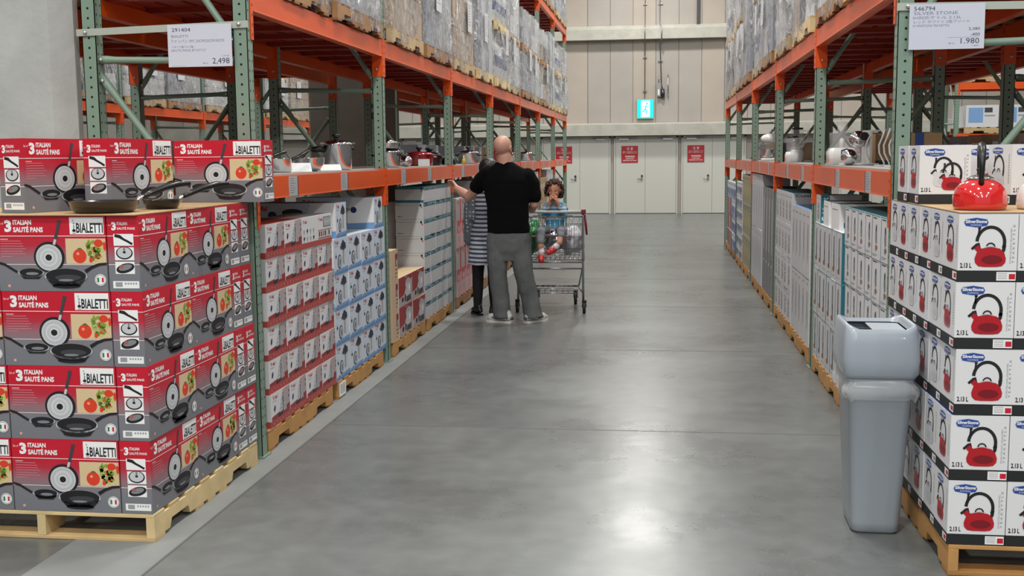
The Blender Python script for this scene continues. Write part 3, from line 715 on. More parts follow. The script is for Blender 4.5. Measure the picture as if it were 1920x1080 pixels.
def near_pcook(a):            # large picture of a pot on the long side
    a.poly([(0,.90),(.5,.86),(1,.80),(1,1),(0,1)], blu2, 1); a.poly([(.72,.0),(1,.0),(1,.8),(.60,.86)], wht, 1); a.text('T-fal', .08, .08, .22, .22, tred, 2, .02)
    a.rect(.36, .40, .66, .82, silver, 3); a.ell(.51, .82, .15, .06, greyp, 3, 16); a.rect(.40, .42, .44, .82, greyp, 4); a.rect(.56, .42, .60, .82, wht, 4); a.ell(.51, .38, .19, .07, grl, 5, 18)
    a.ell(.51, .26, .12, .10, dkp, 6, 14); a.ell(.28, .34, .05, .11, navy, 5, 12); a.ell(.74, .40, .04, .10, navy, 5, 12); a.stroke([(.40,.32),(.62,.32)], .05, dkp, 7); a.ell(.24, .70, .09, .15, dkgrey, 4, 16)
def draw_blender(a):
    a.rect(0, 0, .03, 1, wht, 3); a.rect(.03, 0, 1, 1, pinkg, 0); a.poly([(.03,0),(1,0),(1,.14),(.62,.30),(.40,.62),(.03,.70)], redm, 1); a.text('blender', .46, .03, .66, .07, wht, 4)
    a.ell(.70, .30, .20, .20, grl, 2, 16); a.poly([(.54,.30),(.88,.28),(.84,.72),(.60,.74)], silver, 3); a.poly([(.58,.72),(.86,.70),(.90,.90),(.55,.92)], dkgrey, 3); a.ell(.56, .58, .10, .14, silver, 4, 12); a.ell(.30, .78, .07, .09, dkp, 2, 10); a.rect(.44, .64, .52, .86, dkp, 5); a.ell(.78, .46, .06, .12, wht, 4, 10)
    a.rect(.03, .94, 1, .955, tan, 2)
def side_blender(a):
    a.rect(.66, .14, .96, .56, maroon, 1); a.ell(.84, .44, .10, .12, grl, 2, 10)
    for i in range(5): a.ell(.70+(i % 2)*.16, .66+(i//2)*.12, .05, .03, dkp, 2, 8)
    a.rect(0, 0, .03, 1, wht, 1)
def draw_teal(a):
    a.rect(0, 0, 1, .24, teal, 1); R = random.Random(6)
    for i in range(9): a.rect(R.uniform(0, .9), .03, R.uniform(.05, .10)+i*.1, .10, teal2, 2)
    for i in range(5): a.ell(.1+i*.2, .12, .05, .05, (grl, offw, dkgrey)[i % 3], 3, 8)
    a.rect(0, .2, .02, 1, wht, 2); a.rect(.10, .90, .34, .92, barc, 2)
def near_teal(a):
    a.text('Bringing the good home for you', .05, .12, .80, .18, dkp, 1); a.ell(.90, .15, .035, .085, blk, 1, 12); a.ell(.935, .28, .022, .05, redp, 1, 10); a.text('EMEA103', .08, .80, .26, .86, blk, 1, .02)
def near_tealtop(a):
    a.rect(0, 0, 1, .16, teal, 1); a.text('Bringing the good home', .1, .04, .8, .11, teal2, 2); a.rect(0, .84, 1, 1, teal, 1); a.ell(.93, .12, .03, .09, blk, 2, 12); a.ell(.925, .26, .02, .05, redp, 2, 10)
def draw_redtall(a):
    a.rect(0, 0, 1, .03, wht, 1); a.rect(.70, 0, 1, .52, redp, 1); a.rect(0, .0, .05, 1, wht, 2); a.rect(.05, .45, .70, .70, redp, 1); a.text('T-fal', .12, .05, .50, .12, tred, 2)
    a.ell(.38, .25, .22, .12, grl, 2, 14); a.ell(.42, .62, .2, .07, rosep, 3, 12); a.rect(.05, .70, 1, 1, rosep, 1); a.ell(.55, .83, .20, .07, pinkg, 3, 12)
def draw_cuis(a):             # thin white carton, whisk-like product and orange blob
    a.rect(0, 0, .04, 1, teal, 2); a.rect(0, 0, 1, .014, teal, 2); a.rect(.14, .05, .60, .075, dkp, 1)
    a.poly([(.46,.22),(.60,.20),(.64,.60),(.50,.66),(.42,.5)], greyp, 2); a.ell(.54, .30, .07, .07, dkgrey, 3, 12); a.ell(.58, .72, .13, .055, brownp, 3, 12); a.ell(.50, .78, .09, .03, grl, 3, 10)
    a.rect(.14, .88, .7, .90, barc, 1); a.rect(.14, .92, .5, .935, barc, 1)
def near_cuis(a): a.text('Cuisinart', .10, .03, .90, .11, blk, 1, .02)
def draw_cuis_b(a):
    a.rect(.90, 0, .93, 1, wht, 3); a.rect(0, 0, 1, .02, teal2, 2); a.rect(0, .02, .93, 1, offw, 0); a.poly([(.36,.14),(.60,.10),(.62,.60),(.44,.70),(.34,.40)], greyp, 2); a.poly([(.40,.50),(.58,.48),(.64,.80),(.46,.84)], dkgrey, 3); a.ell(.40, .78, .16, .05, brownp, 4, 12); a.rect(.14, .90, .70, .915, barc, 2)
def near_cuis_b(a):
    a.rect(.0, 0, 1, 1, teal, 1); a.text('Cuisinart', .45, .06, .80, .94, wht, 2, .02, 1)
def draw_cuis_c(a):
    a.rect(0, 0, 1, 1, offw, 0); a.rect(.10, .12, .86, .14, barc, 2)
    for i in range(2): a.ell(.5, .36+i*.30, .26, .10, grl, 2, 14); a.rect(.40, .40+i*.30, .64, .50+i*.30, greyp, 3); a.ell(.55, .56+i*.26, .14, .03, brownp, 4, 10)
    a.rect(.03, 0, .05, 1, wht, 3)
def draw_slim(a):
    a.rect(.0, 0, .06, 1, blk, 2); a.rect(.3, .10, .5, .6, offw, 1); a.rect(.3, .7, .6, .72, offw, 1)
def draw_tall(a):
    a.rect(.0, 0, .04, 1, wht, 2); a.rect(.2, .08, .7, .10, barc, 1); a.poly([(.3,.2),(.6,.2),(.66,.7),(.36,.8)], grl, 1); a.rect(.4, .3, .5, .6, greyp, 2)
def draw_olive(a): a.rect(.08, .06, .9, .92, M('print_olive', (150, 146, 112), .5), 1); a.ell(.5, .5, .28, .2, M('print_mustard', (182, 166, 110), .5), 2, 14); a.rect(.1, .1, .5, .14, dkp, 2)
def draw_blue(a): a.rect(0, .4, .55, 1, M('print_blue', (50, 84, 160), .45), 1); a.rect(.2, .1, .8, .2, barc, 1); a.ell(.7, .6, .2, .2, greyp, 2, 10)

def stack(K, side, y0, W, n, tiers, H, D, desc, grp, where, x_in=.012, zb=.1225, skip=(), jy=.002, cat='carton'):
    """cartons side by side along the aisle in tiers"""
    xf = XL if side < 0 else XR
    for t in range(tiers):
        dx = jit(.004)
        for i in range(n):
            if (t, i) in skip: continue
            k = K(t, i) if callable(K) else K
            k.put((xf+side*(D/2+x_in)+dx+jit(.0025), y0+W*(i+.5)+jit(jy*.4), zb+t*(H+.0006)), jit(.006), '%s, %s, %s %s' % (desc, tier(t, tiers), ORD[i], where), grp, cat)
def pal(K, side, yc, lab, dx=0):
    xf = XL if side < 0 else XR
    K.put((xf+side*(.515+dx), yc, 0), PI if random.random() < .5 else 0, lab, GP, 'pallet')
NB = 'along'
# ---- left aisle
pal(PAL_OR, -1, 6.350, 'pine pallet under the red and white steamer cartons')
P_ST = carton('steamer_carton', .3118, .26, .1865, -1, draw_steamer, near_steamer, top=redl)
P_PA = carton('steamer_carton', .3118, .26, .1865, -1, draw_parts, near_steamer, top=offw); P_PB = carton('steamer_carton', .3118, .26, .1865, -1, draw_parts2, near_steamer, top=offw)
stack(lambda t, i: (P_PA if i == 2 else P_PB) if (t == 5 and i > 1) else P_ST, -1, 5.800, .3125, 4, 6, .1865, .26, 'white and red steamer carton', 'steamer cartons on the left rack', NB)
pal(PAL_OR, -1, 7.70, 'orange-brown pallet with a paper label under the pale blue cartons')
b = MB(); b.box(0, 0, 0, .003, .15, .09, wht); a = Art(b, (.0031, 0, .09), (0,1,0), (0,0,-1), (1,0,0), .15, .09)
for i in range(6): a.rect(.12, .15+i*.12, .85, .20+i*.12, barc)
b.build('paper_label', parent=PAL_OR.p if False else [o for o in COL.objects if o.name.startswith('pallet') and abs(o.location.y-7.70) < .01][0], loc=(.509, -.60, .015))
_lp = [o for o in COL.objects if o.name.startswith('pallet') and o.type == 'MESH' and abs(o.location.y-7.70) < .01][0]; _lp.rotation_euler.z = 0
P_PC = carton('pressure_cooker_carton', .3425, .27, .2365, -1, draw_pcook, near_pcook, body=blu1, top=blu1)
stack(P_PC, -1, 7.055, .3435, 4, 4, .2365, .27, 'pale blue pressure cooker carton', 'pressure cooker cartons on the left rack', NB)
b = MB(); b.box(-.30, -.125, 0, .30, .125, .232, blu1); near_pcook(face_art(b, .60, .25, .232, '-Y')); draw_pcook(face_art(b, .60, .25, .232, '+X'))
P_PL = Kind(b.build('pressure_cooker_carton'))
P_PL.put((XL-.012-.30, 7.27, .1225+4*.2375), 0, 'pale blue cooker carton turned end-on, on its stack behind the steamer cartons', None, 'carton')
P_PL.put((XL-.012-.30, 8.27, .1225+4*.2375), 0, 'pale blue cooker carton turned end-on, on its stack beside the second upright', None, 'carton')
pal(PAL_OR, -1, 9.27, 'pine pallet under the brown blender cartons')
P_BA = carton('blender_carton', .245, .30, .245, -1, side_blender, None, body=M('carton_tan', (204, 176, 146), .5), top=M('carton_tan_top', (214, 190, 150), .6))
P_BB = carton('blender_carton', .545, .30, .245, -1, lambda a: None, None, body=M('carton_tan', (204, 176, 146), .5), top=M('carton_tan_top', (214, 190, 150), .6))
for t in range(2):
    zz = .1225+t*.246
    P_BA.put((XL-.162, 8.745, zz), 0, 'tan blender carton, narrow side out, %s of the pallet' % ('bottom' if t == 0 else 'second tier'), 'blender cartons on the left rack', 'carton')
BBk = []
b = MB(); W_ = .525; b.box(-.15, -W_/2, 0, .15, W_/2, .245, M('carton_tan', (204, 176, 146), .5)); b.box(-.149, -W_/2+.001, .245, .149, W_/2-.001, .2456, M('carton_tan_top', (214, 190, 150), .6)); draw_blender(face_art(b, .30, W_, .245, '+X')); P_BC = Kind(b.build('blender_carton'))
bpy.data.objects.remove(P_BB.p)
for t in range(2):
    for i in range(2):
        P_BC.put((XL-.162+jit(.003), 8.86+W_*(i+.5)*.98+i*.002, .1225+t*.246), jit(.005), 'blender carton with red and grey picture, %s tier, %s along' % (('bottom', 'upper')[t], ORD[i]), 'blender cartons on the left rack', 'carton')
P_BA.put((XL-.162, 8.745, .1225+2*.246), 0, 'tan blender carton alone on top of the others by the upright', 'blender cartons on the left rack', 'carton')
pal(PAL_OR, -1, 10.615, 'pine pallet under the white cartons with teal bands')
P_TE = carton('teal_band_carton', .264, .262, .1700, -1, draw_teal, near_teal, body=offw, top=offw)
P_TT = carton('teal_band_carton', .264, .262, .143, -1, draw_teal, near_tealtop, body=offw, top=teal2)
for t in range(7):
    for i in range(5):
        P_TE.put((XL-.143+jit(.003), 9.925+.265*(i+.5), .1225+t*.1515), jit(.005), 'white carton with teal band, %s, %s from the near end' % (tier(t, 8), ORD[i]), 'teal banded white cartons', 'carton') if False else None
def teal_kind():
    b = MB(); b.box(-.131, -.132, 0, .131, .132, .1510, offw); draw_teal(face_art(b, .262, .264, .1510, '+X')); near_teal(face_art(b, .262, .264, .1510, '-Y')); return Kind(b.build('teal_band_carton'))
bpy.data.objects.remove(P_TE.p); P_TE = teal_kind()
for t in range(7):
    for i in range(5):
        P_TE.put((XL-.143+jit(.003), 9.925+.265*(i+.5), .1225+t*.1526), jit(.005), 'white carton with teal band, %s, %s from the near end' % (tier(t, 8), ORD[i]), 'teal banded white cartons', 'carton')
    P_TE.put((XL-.143-.264-.004, 10.20, .1225+t*.1526), 0, 'white carton set back in the shade, %s of the teal banded ones' % tier(t, 8), 'teal banded white cartons', 'carton')
for i in range(5): P_TT.put((XL-.143, 9.925+.265*(i+.5), .1225+7*.1526), 0, 'white carton with teal band, top tier, %s from the near end' % ORD[i], 'teal banded white cartons', 'carton')
pal(PAL_DK, -1, 12.12, 'dark wooden pallet under the red and white tall cartons')
P_RT = carton('cooker_carton', .30, .30, .52, -1, draw_redtall, None, body=pinkg, top=offw)
stack(P_RT, -1, 11.53, .302, 4, 2, .52, .30, 'tall red and white cooker carton', 'tall red cartons on the left rack', NB)
P_WH = carton('white_carton', .30, .30, .30, -1, draw_tall, None, body=offw, top=wht); P_BR = carton('brown_carton', .40, .34, .36, -1, lambda a: a.rect(.3, .3, .7, .5, offw, 1), None, body=cardb)
yy = 12.95
for n_, (K_, W_, H_, tt, de) in enumerate(((P_WH, .30, .30, 4, 'white'), (P_BR, .40, .36, 3, 'brown'), (P_WH, .30, .30, 4, 'white'), (P_RT, .30, .52, 2, 'red'), (P_WH, .30, .30, 4, 'white'), (P_BR, .40, .36, 3, 'brown'), (P_WH, .30, .30, 4, 'white'), (P_RT, .30, .52, 2, 'red'))):
    nn = int(1.24/W_); y0_ = Y1+PITCHB*(2.5+.5*n_)+ (.11 if n_ % 2 else .06)
    pal(PAL_OR if n_ % 2 else PAL_DK, -1, y0_+.62, 'pallet far down the left rack under %s cartons, %s past the tall red cartons' % (de, ORD[n_]))
    stack(K_, -1, y0_, W_, nn, tt, H_, .32, '%s carton far down the left rack' % de, 'cartons far down the left rack', 'on the %s pallet' % ORD[n_])
# ---- right aisle
pal(PAL_OR, 1, 6.37, 'orange-brown pallet behind the grey bin')
P_C1 = carton('hand_mixer_carton', .2215, .24, .2295, 1, draw_cuis, near_cuis, top=teal2)
stack(P_C1, 1, 5.72, .2235, 6, 5, .2295, .24, 'thin white mixer carton with teal edge', 'white mixer cartons behind the bin', NB)
pal(PAL_OR, 1, 7.79, 'wooden pallet under the cartons with a teal end')
P_C2 = carton('coffee_maker_carton', .205, .28, .326, 1, draw_cuis_b, near_cuis_b, top=wht)
stack(P_C2, 1, 7.17, .2068, 6, 3, .326, .28, 'white coffee maker carton with teal end', 'white cartons with teal ends', NB)
b = MB(); b.box(-.14, -.12, 0, .14, .12, .17, wht); a = face_art(b, .28, .24, .17, '-Y'); a.rect(.30, .12, .62, .40, barc); a.rect(.10, .70, .26, .90, teal); a = face_art(b, .28, .24, .17, '-X'); a.rect(.1, .2, .8, .24, barc); b.box(-.139, -.119, .17, .139, .119, .1706, teal2)
P_C3 = Kind(b.build('white_carton'))
b = MB(); b.box(-.14, -.11, 0, .14, .11, .20, offw); a = face_art(b, .28, .22, .20, '-Y'); a.rect(0, 0, .22, 1, teal); a.text('Cuisinart', .03, .08, .19, .92, wht, 2, .02, 1); draw_cuis_c(face_art(b, .28, .22, .20, '-X')); b.box(-.139, -.109, .20, .139, .109, .2006, teal2)
P_C4 = Kind(b.build('coffee_maker_carton'))
P_C3.put((XR+.155, 7.50, .1225+3*.3266), .06, 'white carton lying on top of the teal ended stack, nearest one', None, 'carton'); P_C3.put((XR+.155, 7.90, .1225+3*.3266), 0, 'white carton lying on top of the teal ended stack, middle one', None, 'carton')
P_C4.put((XR+.155, 8.28, .1225+3*.3266), 0, 'white carton with teal lettered edge on the stack by the second upright', None, 'carton')
pal(PAL_OR, 1, 9.27, 'pine pallet under the tall white cartons with a plain white end')
P_C5 = carton('tall_white_carton', .235, .30, .52, 1, draw_tall, lambda a: a.rect(0, 0, 1, 1, wht, 1), body=offw, top=blu2)
stack(P_C5, 1, 8.67, .237, 5, 2, .52, .30, 'tall white carton with blue top', 'tall white cartons past the second upright', NB)
pal(PAL_OR, 1, 10.62, 'pine pallet under the grey patterned cartons')
P_C6 = carton('food_processor_carton', .26, .30, .283, 1, draw_cuis_c, near_cuis, body=offw, top=teal2)
stack(P_C6, 1, 9.90, .262, 5, 4, .283, .30, 'light carton with small product pictures', 'pictured cartons at the third upright', NB)
pal(PAL_OR, 1, 12.08, 'pine pallet under the dark slim cartons'); 
P_C7 = carton('slim_dark_carton', .285, .30, 1.12, 1, draw_slim, lambda a: a.rect(0, 0, 1, 1, blk, 1), body=M('carton_slate', (120, 122, 126), .4), top=blk)
for i in range(4): P_C7.put((XR+.165, 11.46+.287*(i+.5), .1225), 0, 'tall slate grey carton with black edge, %s from the near end' % ORD[i], 'tall dark cartons on the right rack', 'carton')
pal(PAL_OR, 1, 13.40, 'pine pallet under the tall pale cartons past the dark ones')
P_C8 = carton('tall_pale_carton', .272, .30, .62, 1, draw_tall, None, body=M('carton_pale', (196, 200, 206), .42), top=wht)
stack(P_C8, 1, 12.70, .2735, 5, 2, .62, .30, 'tall pale grey carton', 'tall pale cartons on the right rack', NB)
pal(PAL_OR, 1, 14.90, 'pine pallet under the olive cartons')
P_C9 = carton('olive_carton', .37, .32, .40, 1, draw_olive, lambda a: a.rect(.9, 0, 1, 1, blk, 1), body=M('carton_greige', (168, 164, 146), .5))
stack(P_C9, 1, 14.22, .372, 4, 3, .40, .32, 'olive grey carton', 'olive cartons on the right rack', NB)
pal(PAL_OR, 1, 16.26, 'far pallet under the small blue and white cartons')
P_CA = carton('blue_white_carton', .28, .30, .18, 1, draw_blue, None, top=wht)
stack(P_CA, 1, 15.755, .282, 4, 6, .18, .30, 'small blue and white carton', 'blue and white cartons on the right rack', NB)
pal(PAL_DK, 1, 17.66, 'dark pallet under the last stack of the right rack'); pal(PAL_OR, 1, 18.89, 'farthest pallet of the right rack')
P_CB = carton('far_carton', .30, .30, .26, 1, draw_blue, None, body=blu1, top=wht); P_CC = carton('far_carton', .30, .30, .26, 1, lambda a: a.rect(.1, 0, .9, 1, maroon, 1), None, top=wht)
stack(lambda t, i: P_CC if (i > 2 and t < 3) else P_CB, 1, 17.05, .302, 7, 4, .26, .30, 'carton in the last stack of the right rack', 'cartons at the far end of the right rack', NB)
# ================================================================== WRAPPED PALLET LOADS ON THE UPPER LEVEL
def wrap_mat():
    m = bpy.data.materials.new('stretch_film'); m.use_nodes = True; nt = m.node_tree; b = nt.nodes['Principled BSDF']
    N = nt.nodes.new; L = nt.links.new
    b.inputs['Base Color'].default_value = (.86, .86, .87, 1); b.inputs['Roughness'].default_value = .09; b.inputs['Specular IOR Level'].default_value = .9
    tc = N('ShaderNodeTexCoord'); mp = N('ShaderNodeMapping'); mp.inputs['Rotation'].default_value = (.5, .4, .2); mp.inputs['Scale'].default_value = (9, 9, 2.6)
    nz = N('ShaderNodeTexNoise'); nz.inputs['Scale'].default_value = 1.6; nz.inputs['Detail'].default_value = 7; nz.inputs['Distortion'].default_value = 2.2
    L(tc.outputs['Object'], mp.inputs[0]); L(mp.outputs[0], nz.inputs['Vector'])
    bp = N('ShaderNodeBump'); bp.inputs['Strength'].default_value = 1.0; bp.inputs['Distance'].default_value = .14
    L(nz.outputs['Fac'], bp.inputs['Height']); L(bp.outputs['Normal'], b.inputs['Normal'])
    mr = N('ShaderNodeMapRange'); mr.inputs[1].default_value = .35; mr.inputs[2].default_value = .68; mr.inputs[3].default_value = .08; mr.inputs[4].default_value = .78
    L(nz.outputs['Fac'], mr.inputs[0]); L(mr.outputs[0], b.inputs['Alpha'])
    return m
FILM = wrap_mat()
def film_shell(W, L, z0, z1, seed, bulge=.045):
    """loose plastic skin round a block W (x) by L (y)"""
    b = MB(); n = 14; nz_ = 16; vs = []; ring = []
    def per(t):
        p = t*4; s_, f = int(p) % 4, p-int(p)
        x, y = [(-1+2*f, -1), (1, -1+2*f), (1-2*f, 1), (-1, 1-2*f)][s_]
        return x, y
    N_ = n*4
    for j in range(nz_+1):
        z = z0+(z1-z0)*j/nz_
        for i in range(N_):
            x, y = per(i/N_); k = 1-.02*abs(x*y)
            d = noise.noise(Vector((x*2.2+seed*7, y*2.2, z*2.0)))*bulge+noise.noise(Vector((x*6+seed*3, y*6, z*9)))*bulge*.5
            q = .012+d+.010*math.sin(PI*j/nz_)
            vs.append(((W/2+q)*x*k, (L/2+q)*y*k, z+noise.noise(Vector((x*3, y*3, seed)))*(.03 if j in (0,) else .008)))
    fs = [(j*N_+i, j*N_+(i+1) % N_, (j+1)*N_+(i+1) % N_, (j+1)*N_+i) for j in range(nz_) for i in range(N_)]
    fs.append(tuple(nz_*N_+i for i in range(N_)))
    b.add(vs, fs, FILM, True)
    return b
def blocks(W, L, z0, z1, nx, ny, nz_, mats, gapc=.006, inset=0.0, rnd=None):
    b = MB(); R = rnd or random.Random(4)
    for i in range(nx):
        for j in range(ny):
            for k in range(nz_):
                if 0 < i < nx-1 and 0 < j < ny-1 and k < nz_-1: continue
                a, c, d = W/nx, L/ny, (z1-z0)/nz_
                x, y, z = -W/2+i*a, -L/2+j*c, z0+k*d; m = mats[R.randrange(len(mats))]
                b.box(x+gapc/2, y+gapc/2, z+.001, x+a-gapc/2, y+c-gapc/2, z+d-gapc, m)
    return b
def drums(W, L, z0, h, nx, ny, body, band):
    b = MB()
    for i in range(nx):
        for j in range(ny):
            r = min(W/nx, L/ny)/2-.006; c = (-W/2+(i+.5)*W/nx, -L/2+(j+.5)*L/ny, z0)
            b.lathe([(0, 0), (r*.96, 0), (r, .015), (r, h*.62), (r*.92, h*.70), (r*.55, h*.82), (r*.30, h*.86), (r*.30, h*.98), (0, h)], c, body, 14)
            b.lathe([(r*1.01, h*.25), (r*1.01, h*.48)], c, band, 14)
    return b
load_brown = M('load_cardboard', (172, 148, 122), .7, var=.08); load_brown2 = M('load_cardboard_pale', (184, 164, 140), .7, var=.08)
load_grey = M('load_grey', (162, 163, 166), .5); load_blue = M('load_bluegrey', (144, 147, 158), .5); load_white = M('load_white', (208, 209, 211), .45); load_dark = M('load_dark', (62, 64, 76), .5)
LOADN = {'brown': 'brown cartons', 'grey': 'blue-grey cartons', 'drum': 'white bottles with blue bands', 'white': 'white cartons', 'mixed': 'brown and white cartons', 'tall': 'tall grey cartons'}
PAL_LD = Kind(pallet_proto('weathered', (186, 160, 120), (166, 138, 100))); PMESH = (PAL_PINE.p.data, PAL_LD.p.data, PAL_DK.p.data)
def load_proto(kind, seed, H, two=True, seeds=0):
    e = empty('wrapped_pallet_load')
    pm = PMESH[seed % 3]
    def child(name, mesh, z=0, sx=1):
        o = bpy.data.objects.new(name, mesh); COL.objects.link(o); o.parent = e; o.location.z = z; return o
    child('pallet', pm)
    W, L = 1.0, 1.18; R = random.Random(seed); zs = [(.122, .122+H)] if not two else [(.122, .122+H*.47), (.243+H*.47, .122+H)]
    for q, (a, c) in enumerate(zs):
        if q: child('upper_pallet', pm, a-.121)
        if kind == 'drum': b = drums(W, L, a, c-a-.01, 4, 5, load_white, M('load_band_blue', (84, 96, 140), .4))
        elif kind == 'brown': b = blocks(W, L, a, c, 2, 3, max(1, round((c-a)/.34)), [load_brown, load_brown2], rnd=R)
        elif kind == 'grey': b = blocks(W, L, a, c, 3, 4, max(1, round((c-a)/.42)), [load_blue, load_grey], rnd=R)
        elif kind == 'white': b = blocks(W, L, a, c, 3, 4, max(1, round((c-a)/.28)), [load_white, load_white, load_grey], rnd=R)
        elif kind == 'tall': b = blocks(W, L, a, c, 3, 4, 1, [load_grey, load_white, load_blue], rnd=R)
        else: b = blocks(W, L, a, c, 3, 3, max(1, round((c-a)/.3)), [load_brown2, load_white, load_brown, load_dark], rnd=R)
        o = b.build('wrapped_goods', e); o['kind'] = 'stuff'
        film_shell(W, L, a-.09, c+.012, seed+q).build('stretch_film', e)
    for sgn in (-1, 1):
        b = MB(); b.box(sgn*(W/2+.035), -.30, .45, sgn*(W/2+.037), -.06, .78, M('paper_sheet', (206, 208, 212), .5))
        a = Art(b, (sgn*(W/2+.0371), -.30 if sgn > 0 else -.06, .78), (0, sgn, 0), (0,0,-1), (sgn, 0, 0), .24, .33)
        for i in range(8): a.rect(.12, .12+i*.09, R.uniform(.5, .88), .15+i*.09, barc)
        b.build('paper_label', e)
    return Kind(e)
LD = {'brown': load_proto('brown', 1, 1.28, False), 'grey': load_proto('grey', 2, 1.22, True), 'drum': load_proto('drum', 3, 1.25, True), 'white': load_proto('white', 4, 1.26, True), 'tall': load_proto('tall', 6, 1.30, False), 'mixed': load_proto('mixed', 5, 1.20, True), 'low': load_proto('grey', 7, .62, False), 'lowb': load_proto('brown', 8, .55, False), 'xwhite': load_proto('white', 10, 1.62, True), 'xtall': load_proto('tall', 11, 1.60, False), 'xmixed': load_proto('mixed', 12, 1.58, True), 'xdrum': load_proto('drum', 13, 1.60, True)}
for _k in ('white', 'tall', 'mixed', 'drum'): LOADN['x'+_k] = LOADN[_k]
bpy.data.objects.remove(PAL_LD.p)
LOADN['low'] = 'low blue-grey cartons'; LOADN['lowb'] = 'low brown cartons'
def loads(xf, side, y0, bays, z, seq, where, skip=()):
    n = 0
    for k in range(bays):
        if k in skip: continue
        for h in (0, 1):
            kd = seq[n % len(seq)]; n += 1
            if kd is None: continue
            LD[kd].put((xf+side*(.475+jit(.015)), y0+k*PITCHB+.76+h*1.375+jit(.015), z+.002), PI*(n % 2)+jit(.012),
                       'wrapped pallet of %s, %s along the %s' % (LOADN[kd], 'far '+ORD[n-11] if n > 10 else ORD[n-1], where), 'wrapped loads on the '+where, 'wrapped pallet')
loads(XL, -1, Y1, 7, LV2, ['lowb', 'grey', 'brown', 'grey', 'brown', 'tall', 'drum', 'white', 'grey', 'white', 'mixed', 'tall', 'drum', 'white'], 'left upper level')
loads(XL, -1, Y1+4*PITCHB, 3, 4.38, ['low', 'lowb', 'low', 'lowb', 'low', 'low'], 'left third level')
loads(XR, 1, Y1, 5, LV2, ['xmixed', 'xtall', 'xmixed', 'xwhite', 'xtall', 'xdrum', 'xtall', 'xwhite', 'xmixed', 'xdrum'], 'right upper level')
loads(XL-2*DEPTH-.40, 1, Y1+.35, 6, LV2, ['white', 'brown', 'white', 'mixed', 'white', 'brown'], 'rack behind the left one', skip=(2,))
loads(XR+2*DEPTH+.40, -1, Y1, 4, LV2, ['grey', 'brown', 'mixed', 'white'], 'rack behind the right one')
loads(-7.35, -1, Y1+.6, 6, 2.36, ['white', 'low', 'white', 'brown', 'low', 'mixed', 'white', 'grey'], 'far left rack')
# lower goods of the racks behind: cartons standing on their shelf boards
P_SB = {}
for nm, ds, bd in (('white', 'white', load_white), ('brown', 'brown', load_brown), ('grey', 'grey', load_grey), ('blue', 'blue', load_blue)):
    b = MB(); b.box(-.20, -.16, 0, .20, .16, .22, bd); a = face_art(b, .40, .32, .22, '-Y'); a.rect(.2, .25, .6, .55, wht if nm != 'white' else barc)
    for f in ('+X', '-X'): a = face_art(b, .40, .32, .22, f); a.rect(.3, .3, .8, .6, wht if nm != 'white' else barc); a.text('T-fal', .36, .36, .74, .54, tred, 2)
    P_SB[nm] = Kind(b.build('%s_carton' % nm))
R = random.Random(11); cnt = 0
def shelf_cartons(xc, y0, y1, z, where, n, dx=.14, off=0):
    global cnt
    y = y0; i = 0
    while y < y1 and i < n:
        if ((y-off-Y1-.04) % PITCHB) < .30 or ((y-off-Y1-.04) % PITCHB) > PITCHB-.25: y += .1; continue
        nm = ('white', 'brown', 'grey', 'white', 'blue', 'white', 'brown')[R.randrange(7)]
        P_SB[nm].put((xc+R.uniform(-dx, dx), y, z), R.uniform(-.12, .12), '%s carton on the %s, %s along' % (nm, where, ORD[i] if i < 10 else 'far '+ORD[i-10]), 'cartons on the '+where, 'carton')
        y += .45+R.random()*.5; i += 1
shelf_cartons(-3.85, 6.3, 11.2, LV1+.012, 'shelf behind the left rack', 6, off=.35); shelf_cartons(-3.85, 14.4, 22.2, LV1+.012, 'shelf behind the left rack, past the column', 12, off=.35)
shelf_cartons(2.86, 5.9, 16.5, LV1+.012, 'shelf behind the right rack', 14)
shelf_cartons(-2.74, 12.0, 25.0, LV1+.012, 'left shelf far along', 10, .04); shelf_cartons(1.72, 14.5, 19.2, LV1+.012, 'right shelf far along', 6, .04)
def far_floor(x, y0, n, what, side):
    for i in range(n):
        yy = y0+(i//2)*PITCHB+(i % 2)*1.375
        if x < 0 and -4.1 < x < -3 and abs(yy-13.0) < 1.1: continue
        LD['lowb' if i % 3 == 0 else 'low'].put((x, yy, 0.001), 0, 'low wrapped load on the floor under the %s, %s along' % (what, ORD[i] if i < 10 else 'last'), 'floor loads under the '+what, 'wrapped pallet')
far_floor(-3.82, Y1+.35+.76, 11, 'rack behind the left one', 1)
far_floor(2.84, Y1+.76, 7, 'rack behind the right one', 1)
far_floor(-7.86, Y1+.6+.76, 9, 'far left rack', 1)
# far left rack shelf
def far_shelf():
    for i in range(14):
        y = 6.7+i*1.05
        if ((y-Y1-.6-.04) % PITCHB) < .30 or ((y-Y1-.6-.04) % PITCHB) > PITCHB-.25: continue
        nm = ('white', 'brown', 'grey', 'blue', 'white')[i % 5]
        P_SB[nm].put((-7.62, y, LV1+.012), 0, '%s carton on the far left rack, %s along its shelf' % (nm, ORD[i] if i < 10 else 'far '+ORD[i-10]), 'cartons on the far left rack', 'carton')
far_shelf()
